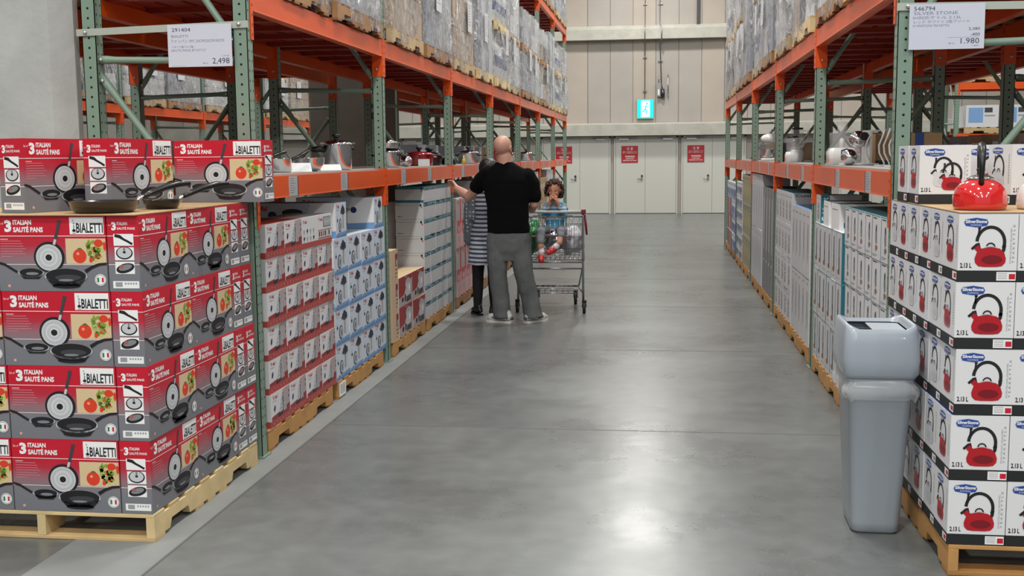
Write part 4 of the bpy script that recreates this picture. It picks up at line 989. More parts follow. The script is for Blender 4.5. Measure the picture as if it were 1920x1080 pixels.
# boxed goods on the cross rack: open white cartons on pallets
def boxed(name, bd, H, pic):
    e = empty('palletised_cartons'); o = bpy.data.objects.new('pallet', PMESH[1]); COL.objects.link(o); o.parent = e
    b = MB(); z = .122
    for j in range(2):
        for i in range(2):
            b.box(-.48, -.58+j*.585, z, .48, -.58+j*.585+.575, z+H, bd)
            break
    for f, yy in (('+X', 0), ('-X', 0)):
        a = Art(b, (.4801, -.58, z+H), (0,1,0), (0,0,-1), (1,0,0), 1.16, H) if f == '+X' else Art(b, (-.4801, .58, z+H), (0,-1,0), (0,0,-1), (-1,0,0), 1.16, H)
        for q in (0, .505):
            a.rect(q+.04, .12, q+.26, .80, pic); a.rect(q+.28, .12, q+.40, .34, dkgrey); a.rect(q+.28, .45, q+.44, .52, barc)
        a.rect(.493, 0, .498, 1, barc)
    b.build('cartons', e); return Kind(e)
BX = (boxed('white', load_white, .46, grl), boxed('blue', load_white, .40, blu2))
for lv, z in enumerate((1.92, 2.85)):
    for i in range(6):
        BX[(i+lv) % 2].put((13.9-.76-(i//2)*PITCHB-(i % 2)*1.36, 21.6+.50, z+.001), PI/2, 'white cartons on a pallet, %s level of the cross rack, %s from its right end' % (('lower', 'upper')[lv], ORD[i]), 'cartons on the cross rack', 'palletised cartons')
# ================================================================== PRICE SIGNS ON THE END FRAMES
signw = M('sign_card', (206, 209, 222), .18, coat=.6); inkb = M('sign_ink', (52, 56, 84), .4); inkl = M('sign_ink_faint', (120, 124, 150), .4)
strap = M('zinc_strap', (176, 182, 172), .4, metal=.2)
def strap_bar(x0, x1, z0, z1, label):
    b = MB(); b.bar((x0, 5.612, z0), (x1, 5.612, z1), .003, .036, strap, (0,0,1))
    for x, z in ((x0+(.05 if x1 > x0 else -.05), z0), (x1-(.05 if x1 > x0 else -.05), z1)): b.ball((x, 5.607, z), .011, bolt, 10, 6)
    tag(b.build('sign_strap'), label, 'metal strap')
strap_bar(-3.03, -2.095, 2.262, 2.285, 'flat pale metal strap bolted across the left end frame')
strap_bar(1.11, 2.04, 2.285, 2.275, 'flat pale metal strap bolted across the right end frame')
e = empty('price_sign', (-2.524, 5.600, 2.289), label='laminated white price sign reading 2,498 on the left rack', cat='sign')
b = MB(); b.box(0, -.002, -.215, .344, 0, 0, signw); a = Art(b, (0, -.002, 0), (1,0,0), (0,0,-1), (0,-1,0), .344, .215, .0004)
a.text('291404', .07, .08, .36, .17, inkb, 0); a.text('BIALETTI', .06, .245, .32, .305, inkl, 0); a.text('ファンパン 3PC 20CM/25CM/30CM', .05, .35, .88, .43, inkl, 0)
a.text('イタリア製アルミ製', .06, .50, .40, .555, inkl, 0); a.text('SAUTE PANS 8"/10"/12"', .05, .58, .60, .635, inkl, 0)
a.text('1,518', .84, .735, .95, .77, inkl, 0); a.text('2,498', .69, .80, .955, .955, inkb, 0); a.text('税 込', .54, .90, .62, .94, inkl, 0); a.rect(.05, .975, .26, .98, inkl, 0)
b.build('sign_card', e)
e = empty('price_sign', (1.165, 5.600, 2.292), label='laminated white price sign reading 1.980 on the right rack', cat='sign')
b = MB(); b.box(0, -.002, -.210, .342, 0, 0, signw); a = Art(b, (0, -.002, 0), (1,0,0), (0,0,-1), (0,-1,0), .342, .210, .0004)
a.text('546794', .06, .05, .34, .145, inkb, 0); a.text('SILVER STONE', .06, .165, .64, .235, inkl, 0); a.text('IH対応ケトル 2.13L', .05, .26, .69, .335, inkl, 0); a.text('レッド ホワイト 2色アソート', .06, .355, .80, .425, inkl, 0)
a.text('IH WHISTLING TEA KETTLE', .05, .45, .53, .50, inkl, 0); a.text('2,380', .79, .53, .94, .60, inkb, 0); a.text('-400', .82, .65, .94, .72, inkb, 0); a.rect(.52, .745, .92, .75, inkl, 0)
a.text('1.980', .69, .765, .935, .885, inkb, 0); a.text('税 込', .53, .855, .61, .895, inkl, 0); a.text('1,885', .84, .92, .93, .95, inkl, 0)
b.build('sign_card', e)

# ================================================================== GREY BIN
def rr(w, d, r, z, n=6, f=None):
    out = []
    for cx, cy_, a0 in ((w/2-r, -d/2+r, -PI/2), (w/2-r, d/2-r, 0), (-w/2+r, d/2-r, PI/2), (-w/2+r, -d/2+r, PI)):
        for i in range(n+1):
            t = a0+PI/2*i/n; x, y = cx+r*math.cos(t), cy_+r*math.sin(t)
            out.append((x, y, z+(f(x, y) if f else 0)))
    return out
def loft(b, rings, mat, cap0=True, cap1=True, smooth=True):
    n = len(rings[0]); vs = [p for r in rings for p in r]
    fs = [(i*n+k, i*n+(k+1) % n, (i+1)*n+(k+1) % n, (i+1)*n+k) for i in range(len(rings)-1) for k in range(n)]
    if cap0: fs.append(tuple(range(n))[::-1])
    if cap1: fs.append(tuple((len(rings)-1)*n+k for k in range(n)))
    b.add(vs, fs, mat, smooth); return b
binm = M('bin_grey', (152, 160, 168), .38, bump=.05, bscale=200); binl = M('bin_lid_grey', (158, 167, 177), .30, coat=.25); binf = M('bin_flap', (176, 184, 192), .35); void = M('bin_inside', (14, 15, 17), .9)
bagm = bpy.data.materials.new('bin_liner'); bagm.use_nodes = True
_b = bagm.node_tree.nodes['Principled BSDF']; _b.inputs['Base Color'].default_value = (.80, .82, .84, 1); _b.inputs['Roughness'].default_value = .15; _b.inputs['Alpha'].default_value = .30
e = empty('waste_bin', (.912, 4.86, 0), -.02, label='grey plastic swing-top waste bin standing beside the kettle cartons', cat='bin')
b = MB(); loft(b, [rr(.172, .25, .03, 0), rr(.195, .275, .034, .012), rr(.200, .28, .035, .05), rr(.262, .345, .035, .655), rr(.27, .352, .035, .66), rr(.27, .352, .035, .675)], binm, True, True)
o = b.build('bin_body', e)
b = MB(); dip = lambda x, y: -.042*(1-min(1, abs(x)/.145)**2)*(1 if abs(y) > .1 else .25)
loft(b, [rr(.276, .36, .035, .672), rr(.300, .385, .040, .690), rr(.308, .395, .042, .75), rr(.302, .388, .045, .82), rr(.288, .370, .046, .882, f=dip), rr(.276, .356, .046, .900, f=dip), rr(.262, .34, .04, .904, f=dip), rr(.250, .325, .04, .893, f=dip), rr(.235, .30, .035, .865)], binl, True, False)
b.build('lid', e)
b = MB(); b.box(-.118, -.15, .83, .118, .15, .832, void)
b.build('opening', e)
b = MB(); b.box(-.020, -.145, .855, .114, .148, .861, binf); o = b.build('swing_flap', e, bevel=.002)
b = MB(); rings = []
for j in range(7):
    z = .585+.10*j/6; rings.append([(x*(1+.030*math.sin(k*1.7+j*1.3)+.020*math.sin(k*3.1+j)), y*(1+.026*math.sin(k*1.3+j*1.7)), zz+(.012*math.sin(k*.9) if j == 0 else 0)) for k, (x, y, zz) in enumerate(rr(.283+.03*math.sin(j*.9), .366+.02*math.sin(j*.9), .035, z, 8))])
loft(b, rings, bagm, False, False); b.build('liner_bag', e)

# ================================================================== GOODS ON THE EYE-LEVEL SHELVES
SZ = LV1+.0135
steelp = M('polished_steel', (205, 205, 208), .10, metal=1); glassm = M('clear_plastic', (225, 228, 230), .06); glassm.node_tree.nodes['Principled BSDF'].inputs['Alpha'].default_value = .22
cardw = M('info_card', (214, 216, 218), .4); redcast = M('cast_iron_red', (128, 14, 24), .18, coat=.6); blackcast = M('cast_iron_black', (20, 20, 22), .3)
whpl = M('white_plastic', (226, 226, 224), .28, coat=.3)
def pot(R, h, lid=True, handles='ears', mat=steelp, knob=True, name='stock_pot'):
    e = empty(name)
    b = MB(); b.lathe([(0, 0), (R*.93, 0), (R, .012), (R, h), (R*1.04, h+.004), (R*.98, h+.002), (R*.97, h-.01), (R*.95, .02), (0, .02)], (0,0,0), mat, 40); b.build('pot_body', e)
    if lid:
        b = MB(); b.lathe([(R*1.06, h+.004), (R*1.07, h+.012), (R*.9, h+.024), (R*.5, h+.036), (0, h+.04)], (0,0,0), mat, 40); b.build('lid', e)
        if knob:
            b = MB(); b.cyl((0,0,h+.038), (0,0,h+.060), .016, blkpl); b.cyl((0,0,h+.060), (0,0,h+.080), .030, blkpl); b.build('lid_knob', e)
    if handles == 'ears':
        for s in (-1, 1):
            b = MB(); b.tube([(s*R, -.035, h*.82), (s*(R+.035), -.03, h*.84), (s*(R+.035), .03, h*.84), (s*R, .035, h*.82)], .008, mat if mat is not steelp else blkpl, 8); b.build('handle', e)
    return e
# pressure cooker style pot
p = pot(.108, .172, True, None); b = MB(); b.tube([(-.105, 0, .142), (-.16, 0, .147), (-.20, 0, .142)], [.020, .022, .018], blkpl, 10, sx=1.4); b.build('handle', p)
b = MB(); b.tube([(.105, 0, .147), (.14, 0, .15)], [.018, .02], blkpl, 10); b.build('handle', p)
b = MB(); b.bar((-.15, 0, .187), (.15, 0, .187), .045, .010, steelp); b.build('lid_clamp', p)
p.location = (-2.285, 7.78, SZ); p.rotation_euler.z = .9; tag(p, 'tall steel pressure cooker with black knob on the left shelf', 'pot')
p = pot(.095, .085, False, None, name='saucepan'); b = MB(); b.tube([(.09, 0, .075), (.15, .0, .095), (.24, 0, .125)], [.009, .010, .011], blkpl, 10, sx=1.5); b.build('handle', p)
p.location = (-2.42, 6.36, SZ); p.rotation_euler.z = .5; tag(p, 'shallow steel saucepan with black handle nearest the end of the left shelf', 'saucepan')
p = pot(.09, .08, False, None, name='saucepan'); b = MB(); b.tube([(.085, 0, .07), (.15, .0, .09), (.23, 0, .13)], [.009, .010, .011], blkpl, 10, sx=1.5); b.build('handle', p)
p.location = (-2.315, 6.60, SZ); p.rotation_euler.z = .9; tag(p, 'steel saucepan touching the shelf edge beside the first one', 'saucepan')
b = MB(); b.lathe([(0, 0), (.05, 0), (.07, .01), (.095, .045), (.10, .085), (.103, .087), (.095, .08), (.085, .04), (.05, .012), (0, .01)], (0,0,0), steelp, 36)
tag(b.build('mixing_bowl', loc=(-2.245, 7.02, SZ)), 'round steel bowl between the saucepan and the pressure cooker', 'bowl')
def info_card(x, y, w_, h_, rz, lab, lean=.5):
    b = MB(); b.prism([(0, 0), (.07, 0), (.035, h_)], 0, w_, cardw, 'YZ'); tag(b.build('info_card', loc=(x, y, SZ), rz=rz), lab, 'card')
info_card(-2.30, 6.78, .15, .055, .6, 'small white folded card between the saucepan and steel bowl'); info_card(-2.31, 7.48, .15, .04, .6, 'white folded card in front of the pressure cooker'); info_card(-2.40, 6.16, .14, .03, .3, 'white folded card in front of the first saucepan')
p = pot(.10, .12, True, 'ears', name='steamer_pot'); b = MB(); b.lathe([(.10, .16), (.102, .20), (.108, .204), (0, .235)], (0,0,0), steelp, 36); b.build('steamer_tier', p)
p.location = (-2.26, 9.22, SZ); tag(p, 'ornate steel steamer pot just past the second upright', 'pot')
b = MB(); b.ball((0, 0, .05), .055, steelp, 24, 14, (1, 1, .9)); b.lathe([(.02, .095), (.02, .11), (0, .12)], (0,0,0), blkpl, 16)
tag(b.build('sugar_bowl', loc=(-2.2, 9.62, SZ)), 'small round steel pot next to the steamer pot', 'pot')
p = pot(.13, .10, True, 'ears', redcast, True, 'casserole'); p.location = (-2.30, 10.62, SZ); tag(p, 'dark red enamel casserole with a white card on the left shelf', 'casserole')
b = MB(); b.box(0, -.002, 0, .11, 0, .065, cardw); tag(b.build('info_card', loc=(-2.27, 10.44, SZ)), 'white card propped against the red casserole', 'card')
p = pot(.11, .09, True, 'ears', blackcast, True, 'casserole'); p.location = (-2.28, 11.05, SZ); tag(p, 'black casserole beside the third upright on the left shelf', 'casserole')
p = pot(.13, .10, True, 'ears', blackcast, True, 'casserole'); p.location = (-2.42, 11.62, SZ); tag(p, 'wide black casserole beyond the third upright', 'casserole')
k = tea_kettle(blkpl); k.location = (-2.22, 11.72, SZ); k.scale = (.8, .8, .8); tag(k, 'small black kettle with bright lid on the left shelf', 'kettle')
b = MB(); b.lathe([(0, 0), (.02, 0), (.02, .05), (.008, .07), (.008, .10), (0, .10)], (0,0,0), M('bottle_yellow', (206, 176, 80), .3), 16); tag(b.build('bottle', loc=(-2.16, 12.30, SZ)), 'small yellow bottle standing at the shelf edge beside the man', 'bottle')
for i, (y, c_) in enumerate(((13.2, steelp), (15.4, redcast), (17.2, steelp), (19.0, steelp))):
    p = pot(.12, .12, True, 'ears', c_, True, 'stock_pot'); p.location = (-2.26, y, SZ); tag(p, '%s pot far along the left shelf, %s past the man' % ('red' if c_ is redcast else 'steel', ORD[i]), 'pot', 'pots far along the left shelf')
# right shelf: small appliances
e = empty('coffee_maker', (1.345, 7.98, SZ), .15, label='white and chrome coffee maker with black knob on the right shelf', cat='coffee maker')
b = MB(); b.box(-.10, -.09, 0, .12, .09, .012, whpl); b.build('base', e, bevel=.003)
b = MB(); b.box(.055, -.085, .012, .072, .085, .235, whpl); b.tube([(.055, -.088, .20), (.035, -.088, .16), (.026, -.088, .12), (.035, -.088, .07), (.055, -.088, .03)], .006, whpl, 8); b.box(.06, -.09, .225, .12, .09, .237, whpl); b.build('upright_panel', e, bevel=.003)
b = MB(); b.ball((0, 0, .175), .062, chrome, 28, 16, (1, 1, .95)); b.build('chrome_dome', e)
b = MB(); b.cyl((.02, -.055, .195), (.02, -.085, .195), .028, blkpl, 20); b.build('knob', e)
b = MB(); b.lathe([(0, .012), (.055, .012), (.062, .03), (.058, .09), (.04, .118), (.038, .12)], (-.02, 0, 0), glassm, 28); b.tube([(-.07, 0, .11), (-.11, 0, .10), (-.11, 0, .05), (-.08, 0, .03)], .006, blkpl, 8); b.build('carafe', e)
e = empty('toaster', (1.26, 7.80, SZ), .3, label='small chrome round appliance in front of the coffee maker', cat='appliance')
b = MB(); b.ball((0, 0, .055), .055, chrome, 24, 14); b.build('body', e); b = MB(); b.cyl((0, -.045, .075), (0, -.062, .080), .016, blkpl); b.build('knob', e)
def food_processor(x, y, lab):
    e = empty('food_processor', (x, y, SZ), 0, lab, 'food processor')
    b = MB(); loft(b, [rr(.20, .17, .03, 0), rr(.20, .17, .03, .09), rr(.17, .15, .03, .118), rr(.15, .14, .03, .12)], whpl); b.build('base', e)
    b = MB(); b.lathe([(.07, .12), (.085, .125), (.09, .22), (.09, .225), (.04, .235), (.035, .235), (.035, .30), (.037, .30)], (0,0,0), glassm, 28); b.build('bowl', e)
    b = MB(); b.lathe([(0, .12), (.02, .12), (.018, .18), (0, .19)], (0,0,0), whpl, 16); b.build('blade_hub', e)
    b = MB(); b.tube([(.085, 0, .21), (.125, 0, .20), (.125, 0, .15), (.09, 0, .135)], .009, blkpl, 8); b.build('handle', e)
    return e
food_processor(1.285, 8.27, 'white food processor with clear bowl beside the second right upright')
def blender(x, y, lab, h=.20, hb=.11):
    e = empty('blender', (x, y, SZ), 0, lab, 'blender')
    b = MB(); loft(b, [rr(.13, .13, .04, 0), rr(.13, .13, .04, hb*.7), rr(.11, .11, .04, hb)], whpl); b.build('base', e)
    b = MB(); b.lathe([(.045, hb), (.055, hb+.02), (.062, hb+h), (.064, hb+h)], (0,0,0), glassm, 24); b.tube([(.06, 0, hb+h*.95), (.105, 0, hb+h*.9), (.105, 0, hb+h*.4), (.058, 0, hb+h*.3)], .009, glassm, 8); b.build('jug', e)
    b = MB(); b.cyl((0,0,hb+h), (0,0,hb+h+.018), .055, blkpl); b.build('lid', e)
blender(1.36, 11.55, 'tall clear blender with black lid beside the third right upright', .20, .12)
blender(1.245, 10.98, 'white based blender with domed clear jug at the shelf edge', .13, .10)
b = MB(); b.box(-.03, -.03, 0, .03, .03, .19, blkpl); tag(b.build('coffee_grinder', loc=(1.225, 11.28, SZ), bevel=.008), 'small black appliance between the two blenders', 'appliance')
e = empty('stand_mixer', (1.30, 13.55, SZ), -PI/2, 'white stand mixer with bowl near the fourth right upright', 'mixer')
b = MB(); loft(b, [rr(.14, .24, .04, 0), rr(.14, .24, .04, .03), rr(.10, .10, .03, .035)], whpl); b.box(.0, .05, .03, .06, .11, .22, whpl); b.build('stand', e)
b = MB(); b.ball((0, 0, .26), .075, whpl, 20, 12, (1, 1.7, .8)); b.build('head', e)
b = MB(); b.lathe([(.04, .03), (.07, .05), (.085, .13), (.088, .135)], (0, -.04, 0), steelp, 24); b.build('bowl', e)
def wire_stand(x, y, lab):
    e = empty('dish_stand', (x, y, SZ), 0, lab, 'rack')
    b = MB()
    b.tube([(0, 0, .006), (0, 0, .02), (-.03, 0, .08), (-.035, 0, .13), (-.015, 0, .18), (0, 0, .23), (0, .16, .23), (-.015, .16, .18), (-.035, .16, .13), (-.03, .16, .08), (0, .16, .02), (0, .16, .006)], .006, whpl, 8); b.build('wire_frame', e)
    b = MB(); b.box(-.06, -.01, 0, .10, .17, .008, whpl); b.build('base', e)
wire_stand(1.42, 7.28, 'white wire stand on the right shelf, nearer the coffee maker'); wire_stand(1.40, 6.85, 'white wire stand on the right shelf, nearer the end upright')
b = MB(); b.box(-.22, -.12, 0, .22, .12, .215, cardb); b.box(.04, -.1205, 0, .10, -.12, .215, badge); b.box(-.22, -.1205, 0, .04, -.12, .03, blk)
tag(b.build('appliance_carton', loc=(1.70, 8.18, SZ)), 'brown carton with blue stripe behind the white wire stands', 'carton')
# ================================================================== PEOPLE
skin = M('skin', (206, 158, 138), .5, var=.05, vscale=12); skin_c = M('skin_child', (198, 140, 112), .5)
for _m in (skin, skin_c):
    _p = _m.node_tree.nodes['Principled BSDF']; _p.inputs['Subsurface Weight'].default_value = .08; _p.inputs['Subsurface Radius'].default_value = (.02, .008, .004)
def limb(b, pts, rad, mat, n=14, sx=1.0):
    b.tube(pts, rad, mat, n, sx=sx)
    for p, r in zip(pts, rad): b.ball(p, r*.995, mat, n, 8)
def solidify_build(b, name, parent, voxel=.006, wrinkle=0, wsize=.12, smooth=3):
    o = b.build(name, parent); m = o.modifiers.new('skin', 'REMESH'); m.mode = 'VOXEL'; m.voxel_size = voxel; m.use_smooth_shade = True
    s = o.modifiers.new('soft', 'SMOOTH'); s.iterations = smooth; s.factor = .5
    if wrinkle:
        t = bpy.data.textures.new(name+'_folds', 'CLOUDS'); t.noise_scale = wsize; t.noise_depth = 2
        d = o.modifiers.new('folds', 'DISPLACE'); d.texture = t; d.strength = wrinkle; d.mid_level = .5; d.texture_coords = 'LOCAL'
    return o
def ellip(b, c, r, sc, mat, n=20): b.ball(c, r, mat, n, 14, sc)
def hand(b, wrist, fwd, palm_n, s, mat, curl=.5, thumb=1):
    """palm, four fingers and thumb; fwd = pointing direction, palm_n = direction the palm faces"""
    w = Vector(wrist); f = Vector(fwd).normalized(); pn = (Vector(palm_n)-f*Vector(palm_n).dot(f)).normalized(); side = f.cross(pn)*thumb
    pc = w+f*.045*s
    for t in (-.028, -.01, .01, .028):
        limb(b, [w+side*t*.7*s, w+f*.045*s+side*t*s, w+f*.085*s+side*t*1.05*s], [.016*s, .014*s, .012*s], mat, 10)
    for t, L in ((-.031, .060), (-.0105, .074), (.0105, .080), (.031, .070)):
        k = w+f*.088*s+side*t*s; a = f*math.cos(curl*.5)+pn*math.sin(curl*.5); c = f*math.cos(curl*1.2)+pn*math.sin(curl*1.2); d = f*math.cos(curl*1.8)+pn*math.sin(curl*1.8)
        p1 = k+a*L*.45*s; p2 = p1+c*L*.32*s; p3 = p2+d*L*.25*s
        limb(b, [k, p1, p2, p3], [.0095*s, .0088*s, .008*s, .0068*s], mat, 8)
    t0 = w+f*.025*s+side*.030*s; t1 = t0+(f*.5+side*.8+pn*.3).normalized()*.036*s; t2 = t1+(f*.8+side*.4+pn*.5).normalized()*.032*s; t3 = t2+(f+pn*.5).normalized()*.022*s
    limb(b, [t0, t1, t2, t3], [.015*s, .0115*s, .0098*s, .008*s], mat, 8)
def head(b, c, s, yaw, tilt, mat, jaw=1.0):
    """skull, face, ears around centre c; s = head height; looks along local -Y turned by yaw"""
    Rm = Matrix.Rotation(yaw, 3, 'Z') @ Matrix.Rotation(tilt, 3, 'X')
    def T(x, y, z): return Vector(c)+Rm @ Vector((x*s, y*s, z*s))
    def E(p, r, sc3):
        o = len(b.v); b.ball((0,0,0), r*s, mat, 20, 14, sc3)
        for i in range(o, len(b.v)): b.v[i] = tuple(Vector(c)+Rm @ (Vector(b.v[i])+Vector(p)*s))
    E((0, .06, .10), .36, (.96, 1.16, 1.05)); E((0, -.04, -.08), .30, (.94, 1.05, 1.25)); E((0, -.12, -.30), .20*jaw, (1.05, .95, .80))
    E((0, -.30, .06), .14, (1.5, .5, .5)); E((-.15, -.24, -.12), .11, (1, .8, .9)); E((.15, -.24, -.12), .11, (1, .8, .9))
    E((0, -.375, -.06), .045, (.8, 1, 2.0)); E((0, -.40, -.13), .052, (1.15, 1, .8)); E((0, -.345, -.255), .06, (1.5, .7, .45)); E((0, -.33, -.38), .07, (1.2, .9, .8))
    for q in (-1, 1): E((q*.355, .02, -.03), .085, (.35, .75, 1.15)); E((q*.37, .03, .02), .06, (.5, .9, .9))
    return T, Rm
def eyes(parent, T, Rm, s, iris):
    b = MB(); ew = M('eye_white', (226, 222, 216), .25)
    for q in (-1, 1): b.ball(T(q*.135, -.305, .02), .046*s, ew, 12, 8)
    b.build('eyes', parent)
    b = MB(); dk = M('eye_dark_'+iris, (40, 26, 20), .2)
    for q in (-1, 1): b.ball(T(q*.135, -.334, .015), .030*s, dk, 10, 6)
    b.build('irises', parent)
    b = MB(); br = M('brow_'+iris, (58, 40, 32), .8); lp_ = M('lips', (176, 96, 92), .45)
    for q in (-1, 1): b.tube([T(q*.07, -.385, .10), T(q*.14, -.375, .125), T(q*.21, -.33, .10)], .012*s, br, 6)
    b.build('eyebrows', parent)
    b = MB(); b.tube([T(-.09, -.365, -.255), T(-.03, -.40, -.245), T(.03, -.40, -.245), T(.09, -.365, -.255)], .017*s, lp_, 8); b.build('lips', parent)

def rings(b, R, mat, n=28, e=2.3):
    vs = []
    for cx_, cy2, z, rx, ry in R:
        for k in range(n):
            t = 2*PI*k/n; c, s_ = math.cos(t), math.sin(t)
            vs.append((cx_+rx*math.copysign(abs(c)**(2/e), c), cy2+ry*math.copysign(abs(s_)**(2/e), s_), z))
    m = len(R); b.add(vs, [(i*n+k, i*n+(k+1) % n, (i+1)*n+(k+1) % n, (i+1)*n+k) for i in range(m-1) for k in range(n)]+[tuple(range(n))[::-1], tuple((m-1)*n+k for k in range(n))], mat, True)
# ------------------------------------------------------------------ the man
man = empty('person', (-1.40, 10.62, 0), 0, 'bald person in black t-shirt and grey jeans, left arm raised to the cartons', 'person')
def ml(*p): return tuple(p)     # figure-local coordinates: x right, y away from the camera
b = MB()
T_, R_ = head(b, (-.085, .02, 1.680), .243, 2.75, .02, skin, 1.1)
limb(b, [ml(-.072, .04, 1.48), ml(-.08, .03, 1.60)], [.080, .072], skin)
rings(b, [(-.045, .025, .78, .14, .08), (-.05, .03, .95, .15, .085), (-.05, .03, 1.1, .15, .085), (-.05, .03, 1.35, .17, .085), (-.05, .03, 1.43, .15, .07)], skin)
limb(b, [ml(-.20, .03, 1.43), ml(.10, .03, 1.41)], [.05, .05], skin)
# left arm to the shelf
limb(b, [ml(-.24, .03, 1.43), ml(-.36, .11, 1.29), ml(-.45, .18, 1.215)], [.055, .052, .046], skin)
limb(b, [ml(-.45, .18, 1.215), ml(-.52, .25, 1.245), ml(-.60, .34, 1.29)], [.047, .047, .031], skin)
hand(b, ml(-.60, .34, 1.292), (-.45, .75, .40), (-.75, -.3, -.35), 1.05, skin, .75, -1)
# right arm, forearm carried forward
limb(b, [ml(.145, .03, 1.39), ml(.195, .04, 1.28), ml(.205, .06, 1.14)], [.052, .052, .043], skin)
limb(b, [ml(.205, .06, 1.14), ml(.17, .18, 1.09), ml(.12, .30, 1.09)], [.044, .040, .027], skin)
hand(b, ml(.12, .30, 1.09), (-.5, .85, .05), (-.6, -.2, -.7), .95, skin, .8, 1)
# legs
LEG_L = [ml(-.135, .02, .84), ml(-.14, -.01, .52), ml(-.105, .0, .10)]; LEG_R = [ml(.05, .02, .84), ml(.11, .0, .52), ml(.20, .03, .10)]
limb(b, LEG_L, [.095, .062, .042], skin); limb(b, LEG_R, [.095, .062, .042], skin)
solidify_build(b, 'body', man, .0055, smooth=2)
eyes(man, T_, R_, .232, 'a')
b = MB(); stub = M('stubble_hair', (150, 118, 104), .8)
black = M('black_cotton', (5, 5, 6), .95, spec=.2, var=.2, vscale=20)
rings(b, [(-.045, .03, .868, .205, .128), (-.045, .03, .90, .205, .130), (-.045, .03, 1.0, .200, .128), (-.048, .03, 1.10, .200, .130), (-.05, .03, 1.2, .215, .132), (-.052, .03, 1.3, .232, .130), (-.055, .03, 1.38, .242, .120), (-.06, .03, 1.44, .225, .100), (-.065, .035, 1.49, .165, .085), (-.072, .04, 1.525, .105, .080), (-.074, .042, 1.545, .086, .078)], black)
limb(b, [ml(-.225, .03, 1.435), ml(-.07, .035, 1.455), ml(.12, .03, 1.405)], [.072, .075, .072], black)
limb(b, [ml(-.235, .03, 1.435), ml(-.30, .075, 1.375), ml(-.355, .115, 1.31)], [.080, .080, .078], black)
limb(b, [ml(.145, .03, 1.415), ml(.19, .04, 1.33), ml(.205, .045, 1.22)], [.076, .076, .073], black)
solidify_build(b, 't_shirt', man, .008, .014, .10)
denim = M('grey_denim', (98, 102, 102), .85, var=.25, vscale=9, bump=.25, bscale=160)
b = MB()
rings(b, [(-.045, .025, .60, .16, .10), (-.043, .02, .70, .212, .122), (-.043, .02, .80, .214, .126), (-.045, .025, .87, .196, .116), (-.045, .025, .93, .18, .10)], denim)
limb(b, [ml(-.14, .02, .80), ml(-.15, .0, .62), ml(-.145, -.01, .46), ml(-.125, -.0, .26)], [.112, .100, .090, .084], denim); b.tube([ml(-.125, 0, .27), ml(-.112, -.005, .15), ml(-.105, -.015, .045)], [.084, .084, .090], denim, 20)
limb(b, [ml(.055, .02, .80), ml(.085, .01, .62), ml(.11, .0, .46), ml(.155, .01, .26)], [.112, .102, .092, .086], denim); b.tube([ml(.155, .01, .27), ml(.178, .01, .15), ml(.195, .008, .048)], [.086, .087, .094], denim, 20)
solidify_build(b, 'jeans', man, .008, .020, .16)
shoe_w = M('trainer_white', (206, 206, 202), .45); shoe_g = M('trainer_grey', (74, 78, 84), .5); sole = M('trainer_sole', (222, 220, 214), .5)
def trainer(parent, x, y, rz, s=1.0, base=shoe_w, trim=shoe_g, name='shoe'):
    e = bpy.data.objects.new(name, None)
    b = MB(); Q = Matrix.Rotation(rz, 3, 'Z')
    def Z(px_, py_, pz): v = Q @ Vector((px_*s, py_*s, 0)); return (x+v.x, y+v.y, pz*s)
    prof = [(-.12, .034, .030), (-.09, .040, .034), (-.03, .036, .034), (.04, .044, .034), (.10, .046, .030), (.14, .036, .024), (.16, .018, .018)]
    out = [(yy, w_) for yy, w_, h in prof]
    poly = [Z(w_, yy, .0) for yy, w_ in out]+[Z(-w_, yy, .0) for yy, w_ in out[::-1]]
    n = len(poly); vs = [(p[0], p[1], .001) for p in poly]+[(p[0], p[1], .021*s) for p in poly]
    b.add(vs, [tuple(range(n))[::-1], tuple(range(n, 2*n))]+[(i, (i+1) % n, n+(i+1) % n, n+i) for i in range(n)], sole if base is shoe_w else base)
    limb(b, [Z(0, -.085, .062), Z(0, -.03, .068), Z(0, .04, .056), Z(0, .10, .046), Z(0, .135, .038)], [.038*s, .042*s, .043*s, .040*s, .029*s], base, 12)
    limb(b, [Z(0, -.075, .09), Z(0, -.06, .105)], [.036*s, .038*s], base, 12)
    for q in (-1, 1):
        b.tube([Z(q*.036, -.09, .05), Z(q*.041, -.02, .062), Z(q*.036, .03, .085)], .006*s, trim, 6); b.tube([Z(q*.038, .02, .04), Z(q*.040, .07, .055), Z(q*.02, .10, .07)], .006*s, trim, 6)
    for i in range(4): b.tube([Z(-.022, .01+i*.022, .092-i*.008), Z(.022, .01+i*.022, .092-i*.008)], .004*s, trim, 6)
    b.ball(Z(0, -.118, .05), .020*s, trim, 10, 8)
    return b.build(name, parent)
trainer(man, -.120, -.02, 1.25); trainer(man, .205, .03, -.75)
